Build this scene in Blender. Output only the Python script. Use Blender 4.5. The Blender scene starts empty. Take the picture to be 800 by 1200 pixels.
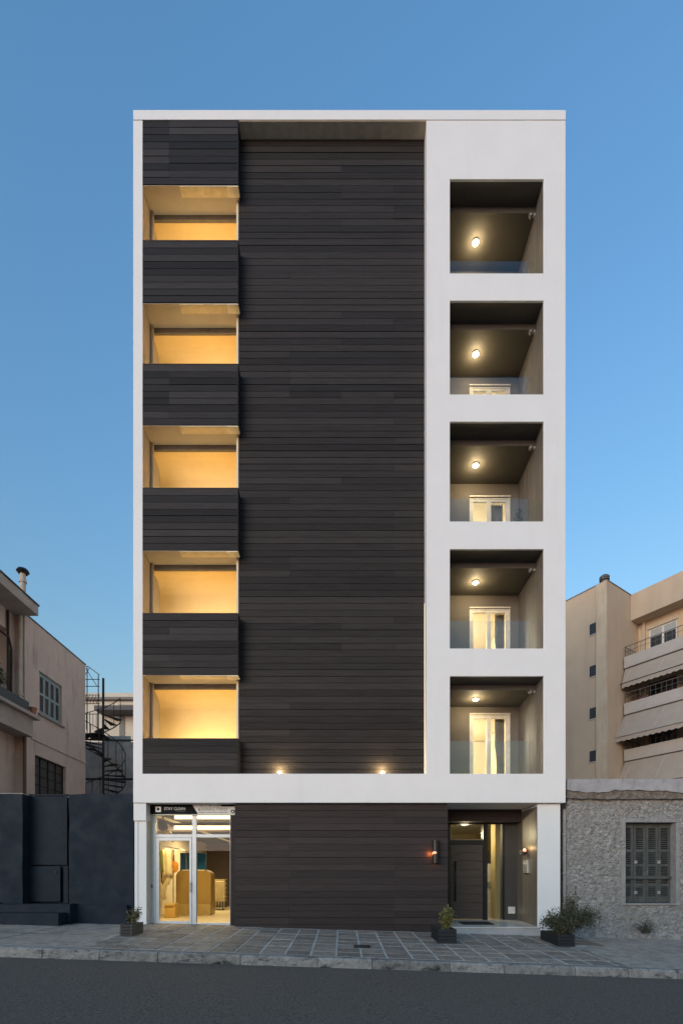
import bpy, bmesh, math, random
from mathutils import Vector, Matrix, noise

C = bpy.context.scene.collection
scene = bpy.context.scene
PI = math.pi
D = 12.0            # camera to facade, metres
F = 572.0           # focal length in photo pixels
ZC = 1.195          # eye height above the building's base
HOR = 1033.0

def X(px, y=0.0): return (px - 400.0) * (D + y) / F
def Z(py, y=0.0): return ZC + (HOR - py) * (D + y) / F

def ground_z(x, y):
    xx = max(-26.0, min(26.0, x))
    yy = max(-3.45, min(0.6, y))
    return -0.025 + 0.042 * yy + xx * (-0.029 + 0.0017 * yy)
def road_z(x, y):
    xx = max(-26.0, min(26.0, x))
    yy = -3.45 - y
    return -0.33 - 0.0325 * xx + 0.012 * min(yy, 4.0)

# ------------------------------------------------------------------ materials
MATS = {}
def mat(name, c1, c2=None, scale=6.0, detail=6.0, rough=0.7, rough2=None, bump=0.0, bscale=60.0, metal=0.0,
        island=0.0, stretch=(1, 1, 1), spec=0.5, lo=0.35, hi=0.65, c3=None, scale3=1.2, stretch3=(1, 1, 1), lo3=0.5, hi3=0.7,
        bdetail=8.0, emit=None, estr=0.0, coat=0.0, nrough=0.62):
    if name in MATS: return MATS[name]
    m = bpy.data.materials.new(name); m.use_nodes = True
    nt = m.node_tree; n = nt.nodes; l = nt.links
    b = n['Principled BSDF']
    c2 = c2 or tuple(v * 0.8 for v in c1)
    geo = n.new('ShaderNodeNewGeometry')
    def coords(st):
        if st == (1, 1, 1): return geo.outputs['Position']
        mp = n.new('ShaderNodeMapping'); mp.inputs['Scale'].default_value = st
        l.new(geo.outputs['Position'], mp.inputs['Vector']); return mp.outputs['Vector']
    def ntex(st, sc, det, lo_, hi_):
        t = n.new('ShaderNodeTexNoise'); t.inputs['Scale'].default_value = sc; t.inputs['Detail'].default_value = det
        t.inputs['Roughness'].default_value = nrough
        l.new(coords(st), t.inputs['Vector'])
        r = n.new('ShaderNodeMapRange'); r.inputs['From Min'].default_value = lo_; r.inputs['From Max'].default_value = hi_
        l.new(t.outputs['Fac'], r.inputs['Value']); return r.outputs['Result'], t
    fac, t = ntex(stretch, scale, detail, lo, hi)
    mx = n.new('ShaderNodeMix'); mx.data_type = 'RGBA'
    mx.inputs['A'].default_value = (*c1, 1); mx.inputs['B'].default_value = (*c2, 1)
    l.new(fac, mx.inputs['Factor']); col = mx.outputs['Result']
    if c3:
        f3, _ = ntex(stretch3, scale3, 5.0, lo3, hi3)
        m3 = n.new('ShaderNodeMix'); m3.data_type = 'RGBA'
        l.new(col, m3.inputs['A']); m3.inputs['B'].default_value = (*c3, 1); l.new(f3, m3.inputs['Factor']); col = m3.outputs['Result']
    if island:
        hsv = n.new('ShaderNodeHueSaturation')
        mr = n.new('ShaderNodeMapRange'); mr.inputs['To Min'].default_value = 1 - island; mr.inputs['To Max'].default_value = 1 + island
        l.new(geo.outputs['Random Per Island'], mr.inputs['Value']); l.new(mr.outputs['Result'], hsv.inputs['Value'])
        l.new(col, hsv.inputs['Color']); col = hsv.outputs['Color']
    l.new(col, b.inputs['Base Color'])
    b.inputs['Metallic'].default_value = metal
    b.inputs['Specular IOR Level'].default_value = spec
    b.inputs['Coat Weight'].default_value = coat
    if rough2 is None: b.inputs['Roughness'].default_value = rough
    else:
        rr = n.new('ShaderNodeMapRange'); rr.inputs['To Min'].default_value = rough; rr.inputs['To Max'].default_value = rough2
        l.new(fac, rr.inputs['Value']); l.new(rr.outputs['Result'], b.inputs['Roughness'])
    if bump:
        t2 = n.new('ShaderNodeTexNoise'); t2.inputs['Scale'].default_value = bscale; t2.inputs['Detail'].default_value = bdetail
        l.new(coords(stretch), t2.inputs['Vector'])
        bp = n.new('ShaderNodeBump'); bp.inputs['Strength'].default_value = 1.0; bp.inputs['Distance'].default_value = bump
        l.new(t2.outputs['Fac'], bp.inputs['Height']); l.new(bp.outputs['Normal'], b.inputs['Normal'])
    if emit:
        b.inputs['Emission Color'].default_value = (*emit, 1); b.inputs['Emission Strength'].default_value = estr
    MATS[name] = m
    return m

def glass(name, tint=(0.95, 0.97, 0.97), ior=1.5, rough=0.0):
    if name in MATS: return MATS[name]
    m = bpy.data.materials.new(name); m.use_nodes = True
    n = m.node_tree.nodes; l = m.node_tree.links
    n.remove(n['Principled BSDF']); out = n['Material Output']
    tr = n.new('ShaderNodeBsdfTransparent'); tr.inputs['Color'].default_value = (*tint, 1)
    gl = n.new('ShaderNodeBsdfGlossy'); gl.inputs['Roughness'].default_value = rough
    fr = n.new('ShaderNodeFresnel'); fr.inputs['IOR'].default_value = ior
    mx = n.new('ShaderNodeMixShader')
    ge = n.new('ShaderNodeNewGeometry'); iv = n.new('ShaderNodeMath'); iv.operation = 'SUBTRACT'; iv.inputs[0].default_value = 1.0
    ml = n.new('ShaderNodeMath'); ml.operation = 'MULTIPLY'
    l.new(ge.outputs['Backfacing'], iv.inputs[1]); l.new(iv.outputs[0], ml.inputs[0]); l.new(fr.outputs['Fac'], ml.inputs[1])
    l.new(ml.outputs[0], mx.inputs['Fac']); l.new(tr.outputs['BSDF'], mx.inputs[1]); l.new(gl.outputs['BSDF'], mx.inputs[2])
    l.new(mx.outputs['Shader'], out.inputs['Surface'])
    MATS[name] = m
    return m

def leafmat(name, c1, c2, c3):
    m = bpy.data.materials.new(name); m.use_nodes = True
    n = m.node_tree.nodes; l = m.node_tree.links; b = n['Principled BSDF']
    g = n.new('ShaderNodeNewGeometry'); r = n.new('ShaderNodeValToRGB')
    r.color_ramp.elements[0].color = (*c1, 1); r.color_ramp.elements[1].color = (*c3, 1)
    e = r.color_ramp.elements.new(0.55); e.color = (*c2, 1)
    l.new(g.outputs['Random Per Island'], r.inputs['Fac']); l.new(r.outputs['Color'], b.inputs['Base Color'])
    b.inputs['Roughness'].default_value = 0.55
    b.inputs['Subsurface Weight'].default_value = 0.0
    return m

def emission(name, col, s):
    s *= 0.24
    m = bpy.data.materials.new(name); m.use_nodes = True
    n = m.node_tree.nodes; b = n['Principled BSDF']
    b.inputs['Base Color'].default_value = (0.8, 0.8, 0.8, 1)
    b.inputs['Emission Color'].default_value = (*col, 1); b.inputs['Emission Strength'].default_value = s
    return m

WHITE = mat('white_render', (0.765, 0.775, 0.78), (0.735, 0.745, 0.75), scale=1.3, rough=0.62, bump=0.0012, bscale=90,
            c3=(0.69, 0.70, 0.705), scale3=0.9, stretch3=(3, 3, 0.25), lo3=0.56, hi3=0.85)
WOOD = mat('charcoal_boards', (0.035, 0.0302, 0.0282), (0.025, 0.0214, 0.020), scale=3.0, stretch=(0.6, 6, 14), rough=0.55, rough2=0.7,
           island=0.30, bump=0.0008, bscale=22, spec=0.18)
WOODB = mat('brown_boards', (0.046, 0.036, 0.035), (0.035, 0.027, 0.0265), scale=3.0, stretch=(0.6, 6, 14), rough=0.55, rough2=0.7,
            island=0.17, bump=0.0008, bscale=22, spec=0.18)
WOODP = mat('panel_boards', (0.037, 0.033, 0.0325), (0.028, 0.025, 0.025), scale=3.0, stretch=(0.6, 6, 14), rough=0.55, rough2=0.7,
            island=0.50, bump=0.0008, bscale=22, spec=0.18)
BACK = mat('black_backing', (0.008, 0.008, 0.008), rough=0.9)
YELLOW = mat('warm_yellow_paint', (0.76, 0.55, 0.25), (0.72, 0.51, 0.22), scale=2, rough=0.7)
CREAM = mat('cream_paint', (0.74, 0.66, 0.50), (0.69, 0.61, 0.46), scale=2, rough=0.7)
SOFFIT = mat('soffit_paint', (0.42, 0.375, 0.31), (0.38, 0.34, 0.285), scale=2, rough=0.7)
SOFFITL = mat('pale_soffit_board', (0.66, 0.57, 0.40), rough=0.6)
SOFFITB = mat('cream_soffit_board', (0.85, 0.77, 0.58), rough=0.6)
LINTEL = mat('taupe_lintel', (0.15, 0.13, 0.10), rough=0.6)
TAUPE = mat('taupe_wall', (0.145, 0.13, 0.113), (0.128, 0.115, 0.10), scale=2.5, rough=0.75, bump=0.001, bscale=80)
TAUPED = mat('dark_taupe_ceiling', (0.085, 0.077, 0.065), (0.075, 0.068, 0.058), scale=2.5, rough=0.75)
TAUPEW = mat('taupe_side_cladding', (0.10, 0.092, 0.088), (0.085, 0.078, 0.075), scale=2.0, stretch=(5, 3, 0.5), rough=0.45, rough2=0.6)
TILE = mat('loggia_floor_tile', (0.35, 0.33, 0.3), rough=0.5)
ALU = mat('pale_aluminium', (0.60, 0.62, 0.63), (0.55, 0.57, 0.59), rough=0.4, metal=0.15)
FRAMEW = mat('white_window_frame', (0.76, 0.73, 0.66), rough=0.45)
DARKM = mat('dark_metal', (0.02, 0.02, 0.022), rough=0.4, metal=0.5)
GLASS = glass('clear_glass')
GLASSB = glass('balustrade_glass', (0.94, 0.96, 0.96), 1.9)
CURTAIN = mat('grey_curtain_cloth', (0.26, 0.23, 0.20), (0.20, 0.18, 0.15), rough=0.9)
ASPHALT = mat('asphalt', (0.22, 0.18, 0.148), (0.070, 0.057, 0.047), scale=38, detail=10, nrough=0.8, spec=0.08, rough=0.9, bump=0.012, bscale=60, bdetail=6,
              c3=(0.145, 0.124, 0.108), scale3=0.7, lo3=0.5, hi3=1.0, lo=0.38, hi=0.62)
CONC = mat('pavement_concrete', (0.48, 0.40, 0.33), (0.28, 0.23, 0.19), spec=0.1, nrough=0.75, scale=5, rough=0.85, bump=0.004, bscale=45,
           c3=(0.15, 0.14, 0.13), scale3=1.6, lo3=0.55, hi3=0.75)
GROUT = mat('paving_grout', (0.62, 0.58, 0.53), (0.34, 0.31, 0.28), scale=7, rough=0.9, bump=0.003)
PAVE = mat('paving_stone', (0.34, 0.285, 0.235), (0.18, 0.15, 0.125), spec=0.15, nrough=0.75, scale=9, rough=0.62, rough2=0.8, bump=0.003, bscale=35, island=0.22,
           c3=(0.11, 0.10, 0.094), scale3=1.3, lo3=0.55, hi3=0.8)
KERB = mat('kerb_granite', (0.36, 0.335, 0.31), (0.19, 0.175, 0.16), spec=0.1, nrough=0.75, scale=12, rough=0.85, bump=0.010, bscale=22, island=0.2,
           c3=(0.04, 0.038, 0.036), scale3=3.2, stretch3=(0.8, 1, 2.2), lo3=0.52, hi3=0.66)
EARTH = mat('bare_ground', (0.13, 0.125, 0.115), (0.09, 0.087, 0.08), scale=0.6, rough=0.95)
NAVY = mat('navy_wall_paint', (0.021, 0.030, 0.042), (0.015, 0.022, 0.033), scale=3, rough=0.6, rough2=0.75, bump=0.006, bscale=14, spec=0.1,
           c3=(0.022, 0.029, 0.038), scale3=1.0, stretch3=(2, 2, 0.5), lo3=0.5, hi3=0.75)
NAVYM = mat('navy_gate_paint', (0.021, 0.029, 0.041), (0.016, 0.023, 0.033), scale=4, rough=0.65, bump=0.002, bscale=9, spec=0.1)
BEIGE = mat('old_beige_stucco', (0.56, 0.44, 0.365), (0.49, 0.385, 0.32), scale=2.0, rough=0.85, bump=0.003, bscale=50,
            c3=(0.33, 0.245, 0.20), scale3=1.1, stretch3=(3, 3, 0.5), lo3=0.55, hi3=0.8)
BEIGED = mat('brown_stain_pipe', (0.12, 0.08, 0.055), rough=0.7)
PIPE = mat('cream_pipe', (0.46, 0.40, 0.33), (0.40, 0.34, 0.28), rough=0.6)
SHUT = mat('bluegrey_shutter', (0.24, 0.30, 0.30), (0.19, 0.24, 0.25), scale=8, rough=0.6)
SHUTD = mat('blue_shutter_louvre', (0.10, 0.14, 0.15), (0.08, 0.11, 0.12), scale=8, rough=0.6)
DGLASS = mat('dark_window_glass', (0.045, 0.050, 0.055), rough=0.3, spec=0.15)
DARKW = mat('dark_window_panel', (0.035, 0.032, 0.03), (0.05, 0.045, 0.04), scale=4, rough=0.35)
RUST = mat('rusty_black_iron', (0.022, 0.019, 0.018), (0.045, 0.032, 0.025), scale=9, rough=0.7, metal=0.3)
GREYC = mat('stained_grey_concrete', (0.42, 0.41, 0.39), (0.28, 0.27, 0.255), scale=1.6, rough=0.9, bump=0.004, bscale=30,
            c3=(0.16, 0.15, 0.14), scale3=1.2, stretch3=(3, 3, 0.5), lo3=0.5, hi3=0.7)
PALEB = mat('pale_cream_stucco', (0.60, 0.55, 0.46), (0.54, 0.49, 0.41), scale=1.5, rough=0.85)
GREENG = mat('greenish_plastic_sheet', (0.42, 0.50, 0.47), rough=0.35)
SAND = mat('sand_stucco', (0.53, 0.415, 0.30), (0.49, 0.38, 0.275), scale=0.8, rough=0.85, bump=0.002, bscale=40,
           c3=(0.44, 0.34, 0.25), scale3=0.5, stretch3=(3, 3, 0.3), lo3=0.5, hi3=0.75)
SANDL = mat('pale_sand_stucco', (0.56, 0.46, 0.34), (0.50, 0.40, 0.29), scale=1.2, rough=0.85,
            c3=(0.40, 0.30, 0.21), scale3=0.8, stretch3=(3, 3, 0.3), lo3=0.5, hi3=0.75)
BALC = mat('grey_balcony_paint', (0.50, 0.455, 0.41), (0.45, 0.41, 0.37), scale=2, rough=0.8)
AWN = mat('taupe_awning_cloth', (0.43, 0.365, 0.30), (0.39, 0.33, 0.27), scale=2, rough=0.9)
RAIL = mat('thin_rail_paint', (0.17, 0.15, 0.14), rough=0.5, metal=0.3)
BROWN = mat('brown_door_wood', (0.15, 0.085, 0.06), (0.11, 0.06, 0.045), scale=6, rough=0.6)
STONE = mat('rubble_wall_stone', (0.50, 0.485, 0.47), (0.085, 0.08, 0.075), scale=9, detail=14, rough=0.95, bump=0.07, bscale=17, bdetail=14, nrough=0.78,
            stretch=(1, 1, 1.7), c3=(0.255, 0.24, 0.225), scale3=1.6, lo3=0.42, hi3=0.66, lo=0.38, hi=0.64)
PLASTER = mat('old_grey_plaster', (0.36, 0.36, 0.375), (0.27, 0.27, 0.28), scale=4, rough=0.9, bump=0.006, bscale=30,
              c3=(0.16, 0.15, 0.14), scale3=3.5, stretch3=(1.5, 1.5, 0.6), lo3=0.55, hi3=0.70)
REVEAL = mat('grey_reveal_plaster', (0.31, 0.30, 0.30), (0.23, 0.225, 0.225), scale=6, rough=0.9, bump=0.004, bscale=30)
BROKEN = mat('exposed_brown_masonry', (0.23, 0.195, 0.165), (0.09, 0.078, 0.068), scale=9, detail=8, rough=0.95, bump=0.03, bscale=25)
OLDSH = mat('weathered_shutter_wood', (0.085, 0.088, 0.083), (0.055, 0.057, 0.055), scale=7, stretch=(1, 1, 0.4), rough=0.8, bump=0.002, bscale=40,
            c3=(0.15, 0.15, 0.145), scale3=6, lo3=0.6, hi3=0.75)
BOXB = mat('black_planter_wood', (0.016, 0.018, 0.021), (0.011, 0.012, 0.014), scale=6, stretch=(1, 1, 5), rough=0.6, bump=0.002, bscale=20)
BOXG = mat('grey_planter_wood', (0.16, 0.145, 0.11), (0.10, 0.09, 0.07), scale=6, stretch=(1, 1, 5), rough=0.75, bump=0.002, bscale=20)
BOXD = mat('charcoal_planter_end', (0.022, 0.021, 0.021), rough=0.6)
SOIL = mat('potting_soil', (0.03, 0.022, 0.016), rough=1.0, bump=0.01, bscale=50)
TWIG = mat('twig_bark', (0.06, 0.045, 0.03), rough=0.9)
MARBLE = mat('pale_marble_slab', (0.62, 0.60, 0.56), (0.52, 0.50, 0.47), scale=2.5, rough=0.14, rough2=0.25)
RISER = mat('marble_riser', (0.40, 0.40, 0.41), (0.33, 0.33, 0.34), scale=2.5, rough=0.5)
MATBLK = mat('black_doormat_fibre', (0.012, 0.011, 0.01), rough=0.95, bump=0.006, bscale=150)
DOORW = mat('dark_oak_door', (0.062, 0.043, 0.034), (0.042, 0.030, 0.025), scale=2.5, stretch=(1, 1, 9), rough=0.4, rough2=0.55, bump=0.0008, bscale=14)
SHOPW = mat('mauve_shop_wall', (0.115, 0.085, 0.085), (0.10, 0.075, 0.075), scale=1.5, rough=0.7)
SHOPF = mat('cream_shop_floor', (0.70, 0.60, 0.40), (0.64, 0.55, 0.37), scale=3, rough=0.35)
GOLD = mat('golden_cabinet_lacquer', (0.42, 0.28, 0.085), (0.36, 0.235, 0.07), scale=2, rough=0.32, spec=0.6)
TEAL = mat('teal_screen_paint', (0.008, 0.20, 0.60), (0.007, 0.18, 0.55), rough=0.5)
WIRE = mat('cream_wire', (0.62, 0.52, 0.30), rough=0.4)
ORANGE = mat('orange_cloth', (0.75, 0.33, 0.05), (0.62, 0.25, 0.04), scale=6, rough=0.8)
OCHRE = mat('ochre_carton', (0.66, 0.42, 0.11), (0.58, 0.36, 0.09), scale=4, rough=0.8)
HOSE = mat('cream_hose', (0.70, 0.60, 0.36), rough=0.6)
REDW = mat('red_cloth', (0.40, 0.06, 0.03), rough=0.8)
GREENW = mat('green_cloth', (0.30, 0.38, 0.06), rough=0.8)
BLACKP = mat('black_plastic', (0.012, 0.012, 0.012), rough=0.4)
SIGNB = mat('black_sign_film', (0.006, 0.006, 0.007), rough=0.6, spec=0.1)
SIGNW = mat('white_sign_film', (0.62, 0.62, 0.60), rough=0.4)
LETTW = mat('white_letter_film', (0.85, 0.85, 0.85), rough=0.4)
LETTG = mat('grey_letter_film', (0.04, 0.04, 0.045), rough=0.4)
STEEL = mat('brushed_steel', (0.55, 0.54, 0.50), rough=0.35, metal=0.6)
PLATEW = mat('white_plastic_plate', (0.62, 0.62, 0.58), rough=0.4)
IRONG = mat('cast_iron_grate', (0.025, 0.024, 0.024), rough=0.6, metal=0.4)

LEAF_VAR = leafmat('variegated_leaf', (0.045, 0.060, 0.012), (0.17, 0.165, 0.035), (0.36, 0.33, 0.10))
LEAF_OLIVE = leafmat('grey_olive_leaf', (0.022, 0.026, 0.015), (0.055, 0.060, 0.032), (0.15, 0.15, 0.085))
LEAF_PALE = leafmat('dry_bush_leaf', (0.05, 0.05, 0.02), (0.13, 0.115, 0.045), (0.27, 0.24, 0.11))
LEAF_GREEN = leafmat('dark_green_leaf', (0.015, 0.03, 0.01), (0.035, 0.055, 0.018), (0.08, 0.10, 0.04))

# ------------------------------------------------------------------ mesh builder
def lin(a, b, n): return [a + (b - a) * i / n for i in range(n + 1)]
OFF = {}
LM = 0.215      # lamp level for this exposure
def props(o, label=None, cat=None, group=None, kind=None):
    if label: o['label'] = label
    if cat: o['category'] = cat
    if group: o['group'] = group
    if kind: o['kind'] = kind
    return o

def thing(name, loc, label, cat, group=None, rz=0.0):
    o = bpy.data.objects.new(name, None); C.objects.link(o)
    o.location = loc; o.rotation_euler = (0, 0, rz); o.empty_display_size = 0.2
    OFF[o.name] = Vector(loc) if rz == 0 else Vector((0, 0, 0))
    return props(o, label, cat, group)

class MB:
    def __init__(s): s.bm = bmesh.new()
    def face(s, pts):
        return s.bm.faces.new([s.bm.verts.new(p) for p in pts])
    def box(s, x0, x1, y0, y1, z0, z1):
        if x0 > x1: x0, x1 = x1, x0
        if y0 > y1: y0, y1 = y1, y0
        if z0 > z1: z0, z1 = z1, z0
        v = [s.bm.verts.new(p) for p in ((x0, y0, z0), (x1, y0, z0), (x1, y1, z0), (x0, y1, z0), (x0, y0, z1), (x1, y0, z1), (x1, y1, z1), (x0, y1, z1))]
        for f in ((3, 2, 1, 0), (4, 5, 6, 7), (0, 1, 5, 4), (1, 2, 6, 5), (2, 3, 7, 6), (3, 0, 4, 7)):
            s.bm.faces.new([v[i] for i in f])
        return v
    def hexa(s, p):   # 8 points: bottom ring (ccw from above), top ring
        v = [s.bm.verts.new(q) for q in p]
        for f in ((3, 2, 1, 0), (4, 5, 6, 7), (0, 1, 5, 4), (1, 2, 6, 5), (2, 3, 7, 6), (3, 0, 4, 7)):
            s.bm.faces.new([v[i] for i in f])
        return v
    def tube(s, pts, r, n=8, cap=True):
        pts = [Vector(p) for p in pts]
        rs = r if isinstance(r, (list, tuple)) else [r] * len(pts)
        rings = []
        for i, p in enumerate(pts):
            d = (pts[min(i + 1, len(pts) - 1)] - pts[max(i - 1, 0)]).normalized()
            a = Vector((0, 0, 1)) if abs(d.z) < 0.9 else Vector((1, 0, 0))
            u = d.cross(a).normalized(); w = d.cross(u)
            rings.append([s.bm.verts.new(p + (u * math.cos(2 * PI * k / n) + w * math.sin(2 * PI * k / n)) * rs[i]) for k in range(n)])
        for a, b in zip(rings, rings[1:]):
            for k in range(n): s.bm.faces.new((a[k], a[(k + 1) % n], b[(k + 1) % n], b[k]))
        if cap: s.bm.faces.new(rings[0][::-1]); s.bm.faces.new(rings[-1])
    def prism_xz(s, pts, y0, y1):       # polygon in x,z (any order), extruded in y
        a = [s.bm.verts.new((x, y0, z)) for x, z in pts]; b = [s.bm.verts.new((x, y1, z)) for x, z in pts]
        n = len(pts); s.bm.faces.new(a); s.bm.faces.new(b[::-1])
        for i in range(n): s.bm.faces.new((a[i], b[i], b[(i + 1) % n], a[(i + 1) % n]))
    def prism_xy(s, pts, z0, z1):
        a = [s.bm.verts.new((x, y, z0)) for x, y in pts]; b = [s.bm.verts.new((x, y, z1)) for x, y in pts]
        n = len(pts); s.bm.faces.new(a[::-1]); s.bm.faces.new(b)
        for i in range(n): s.bm.faces.new((a[i], a[(i + 1) % n], b[(i + 1) % n], b[i]))
    def sphere(s, c, r, sx=1, sy=1, sz=1, u=14, v=10):
        m = Matrix.Translation(c) @ Matrix.Diagonal((sx, sy, sz, 1))
        bmesh.ops.create_uvsphere(s.bm, u_segments=u, v_segments=v, radius=r, matrix=m)
    def slab(s, xs, zs, solid, y0, y1):  # welded wall with openings: cells where solid(i, j)
        V = {}
        def g(i, j, k):
            if (i, j, k) not in V: V[i, j, k] = s.bm.verts.new((xs[i], (y0, y1)[k], zs[j]))
            return V[i, j, k]
        nx, nz = len(xs) - 1, len(zs) - 1
        S = lambda i, j: 0 <= i < nx and 0 <= j < nz and solid(i, j)
        for i in range(nx):
            for j in range(nz):
                if not S(i, j): continue
                s.bm.faces.new((g(i, j, 0), g(i + 1, j, 0), g(i + 1, j + 1, 0), g(i, j + 1, 0)))
                s.bm.faces.new((g(i, j, 1), g(i, j + 1, 1), g(i + 1, j + 1, 1), g(i + 1, j, 1)))
                if not S(i - 1, j): s.bm.faces.new((g(i, j, 0), g(i, j + 1, 0), g(i, j + 1, 1), g(i, j, 1)))
                if not S(i + 1, j): s.bm.faces.new((g(i + 1, j, 0), g(i + 1, j, 1), g(i + 1, j + 1, 1), g(i + 1, j + 1, 0)))
                if not S(i, j - 1): s.bm.faces.new((g(i, j, 0), g(i, j, 1), g(i + 1, j, 1), g(i + 1, j, 0)))
                if not S(i, j + 1): s.bm.faces.new((g(i, j + 1, 0), g(i + 1, j + 1, 0), g(i + 1, j + 1, 1), g(i, j + 1, 1)))
    def build(s, name, m, parent=None, base=None, bevel=0.0, smooth=False, recalc=True):
        if recalc: bmesh.ops.recalc_face_normals(s.bm, faces=s.bm.faces[:])
        off = Vector((0, 0, 0))
        if parent is not None: off = OFF[parent.name]
        elif base is not None: off = Vector(base)
        if off.length: bmesh.ops.translate(s.bm, verts=s.bm.verts[:], vec=-off)
        me = bpy.data.meshes.new(name); s.bm.to_mesh(me); s.bm.free()
        me.materials.append(m)
        if smooth:
            for p in me.polygons: p.use_smooth = True
        o = bpy.data.objects.new(name, me); C.objects.link(o)
        OFF[o.name] = off
        if parent is not None: o.parent = parent
        elif base is not None: o.location = base
        if bevel:
            md = o.modifiers.new('edge', 'BEVEL'); md.width = bevel; md.segments = 2; md.limit_method = 'ANGLE'; md.angle_limit = 0.7
        return o

def one_box(name, m, parent, *b, bevel=0.0, base=None):
    q = MB(); q.box(*b); return q.build(name, m, parent, base=base, bevel=bevel)

def copy_tree(o, parent=None):
    c = o.copy(); C.objects.link(c)
    OFF[c.name] = OFF[o.name]
    if parent is not None: c.parent = parent
    for ch in list(o.children): copy_tree(ch, c)
    return c

def lamp(name, kind, loc, energy, col, parent=None, **kw):
    d = bpy.data.lights.new(name, kind); d.energy = energy * LM; d.color = col
    for k, v in kw.items():
        if k != 'rot': setattr(d, k, v)
    o = bpy.data.objects.new(name, d); C.objects.link(o)
    off = Vector((0, 0, 0))
    if parent is not None: o.parent = parent; off = OFF[parent.name]
    o.location = Vector(loc) - off
    if 'rot' in kw: o.rotation_euler = kw['rot']
    return o

def boards(q, x0, x1, z0, z1, y, seed, pitch=0.168, joints=(), thick=0.022, chance=0.5):
    """horizontal cladding: real boards with gaps, random butt joints"""
    rng = random.Random(seed)
    n = max(1, round((z1 - z0) / pitch)); p = (z1 - z0) / n
    for i in range(n):
        a, b = z0 + i * p, z0 + (i + 1) * p
        gap = rng.choice((0.005, 0.006, 0.008, 0.012))
        xs = [x0] + [j for j in joints if x0 + 0.2 < j < x1 - 0.2 and rng.random() < chance] + [x1]
        for xa, xb in zip(xs, xs[1:]):
            dy = rng.uniform(-0.002, 0.002); t = rng.uniform(0.001, 0.007)
            xa2 = xa + (0.0015 if xa > x0 else 0); xb2 = xb - (0.0015 if xb < x1 else 0)
            q.hexa(((xa2, y + dy - t, a + gap), (xb2, y + dy - t, a + gap), (xb2, y + thick, a + gap), (xa2, y + thick, a + gap),
                    (xa2, y + dy, b), (xb2, y + dy, b), (xb2, y + thick, b), (xa2, y + thick, b)))

def arc_pts(cx, cz, r, a0, a1, n):
    return [(cx + r * math.cos(a0 + (a1 - a0) * i / n), cz + r * math.sin(a0 + (a1 - a0) * i / n)) for i in range(n + 1)]

# ------------------------------------------------------------------ ground
def sheet(name, xs, ys, zf, m, dz=0.0):
    q = MB(); V = [[q.bm.verts.new((x, y, zf(x, y) + dz)) for x in xs] for y in ys]
    for j in range(len(ys) - 1):
        for i in range(len(xs) - 1): q.bm.faces.new((V[j][i], V[j][i + 1], V[j + 1][i + 1], V[j + 1][i]))
    return props(q.build(name, m), kind='structure')
gx = [-600, -200, -80, -26] + lin(-20, 20, 20)[0:] + [26, 80, 200, 600]
sheet('ground', gx, [-600, -200, -60, -14, -3, 0.6, 8, 30, 80, 250, 900], lambda x, y: min(road_z(x, y), ground_z(x, y)) - 0.12, EARTH)
sheet('road', [-80, -40, -26] + lin(-20, 20, 40) + [26, 40, 80], lin(-13.5, -3.42, 20),
      lambda x, y: road_z(x, y) + 0.006 * noise.noise((x * 0.9, y * 0.9, 3)), ASPHALT)
# concrete pavement slab along the whole street
sheet('pavement', [-80, -40, -26] + lin(-20, 20, 80) + [26, 40, 80], lin(-3.30, 0.55, 16),
      lambda x, y: ground_z(x, y) - 0.004 + 0.005 * noise.noise((x * 1.3, y * 1.3, 0)), CONC)

# joints between the big concrete slabs left of the paving
q = MB()
for xx in (-11.2, -9.5, -7.9, -6.6):
    for k in range(8):
        a, b = -3.25 + k * .4, -3.25 + (k + 1) * .4; sh_ = .02
        q.face([(xx + sh_ * k - .012, a, ground_z(xx, a) + .004), (xx + sh_ * k + .012, a, ground_z(xx, a) + .004), (xx + sh_ * k + .012 + sh_, b, ground_z(xx, b) + .004), (xx + sh_ * k - .012 + sh_, b, ground_z(xx, b) + .004)])
for k in range(20):
    a, b = -12 + k * .34, -12 + (k + 1) * .34
    q.face([(a, -1.82, ground_z(a, -1.82) + .005), (b, -1.82, ground_z(b, -1.82) + .005), (b, -1.80, ground_z(b, -1.8) + .005), (a, -1.80, ground_z(a, -1.8) + .005)])
props(q.build('pavement_joints', mat('joint_dirt', (.06, .055, .05), rough=.95)), kind='structure')

# kerb stones, real step
q = MB(); rng = random.Random(5); x = -26.0
while x < 26:
    L = rng.uniform(0.85, 1.5)
    xa, xb = x + 0.006, x + L - 0.006
    n = 6
    for k in range(n):
        a = xa + (xb - xa) * k / n; b = xa + (xb - xa) * (k + 1) / n
        def ring(xx):
            w = 0.014 * noise.noise((xx * 3, 7, 1)); w2 = 0.02 * noise.noise((xx * 2.2, 2, 9))
            zt = ground_z(xx, -3.45) + 0.006
            return [(xx, -3.47 + w2, zt - 0.30), (xx, -3.45 + w2, zt - 0.03 + w), (xx, -3.42 + w2, zt + w * 0.4), (xx, -3.27, zt), (xx, -3.27, zt - 0.3)]
        ra, rb = ring(a), ring(b)
        if k == 0: prev = [q.bm.verts.new(p) for p in ra]; q.bm.faces.new(prev)
        nxt = [q.bm.verts.new(p) for p in rb]
        for i in range(5): q.bm.faces.new((prev[i], prev[(i + 1) % 5], nxt[(i + 1) % 5], nxt[i]))
        prev = nxt
    q.bm.faces.new(prev[::-1]); x += L
kerb = q.build('kerb', KERB); props(kerb, kind='structure')

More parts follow.
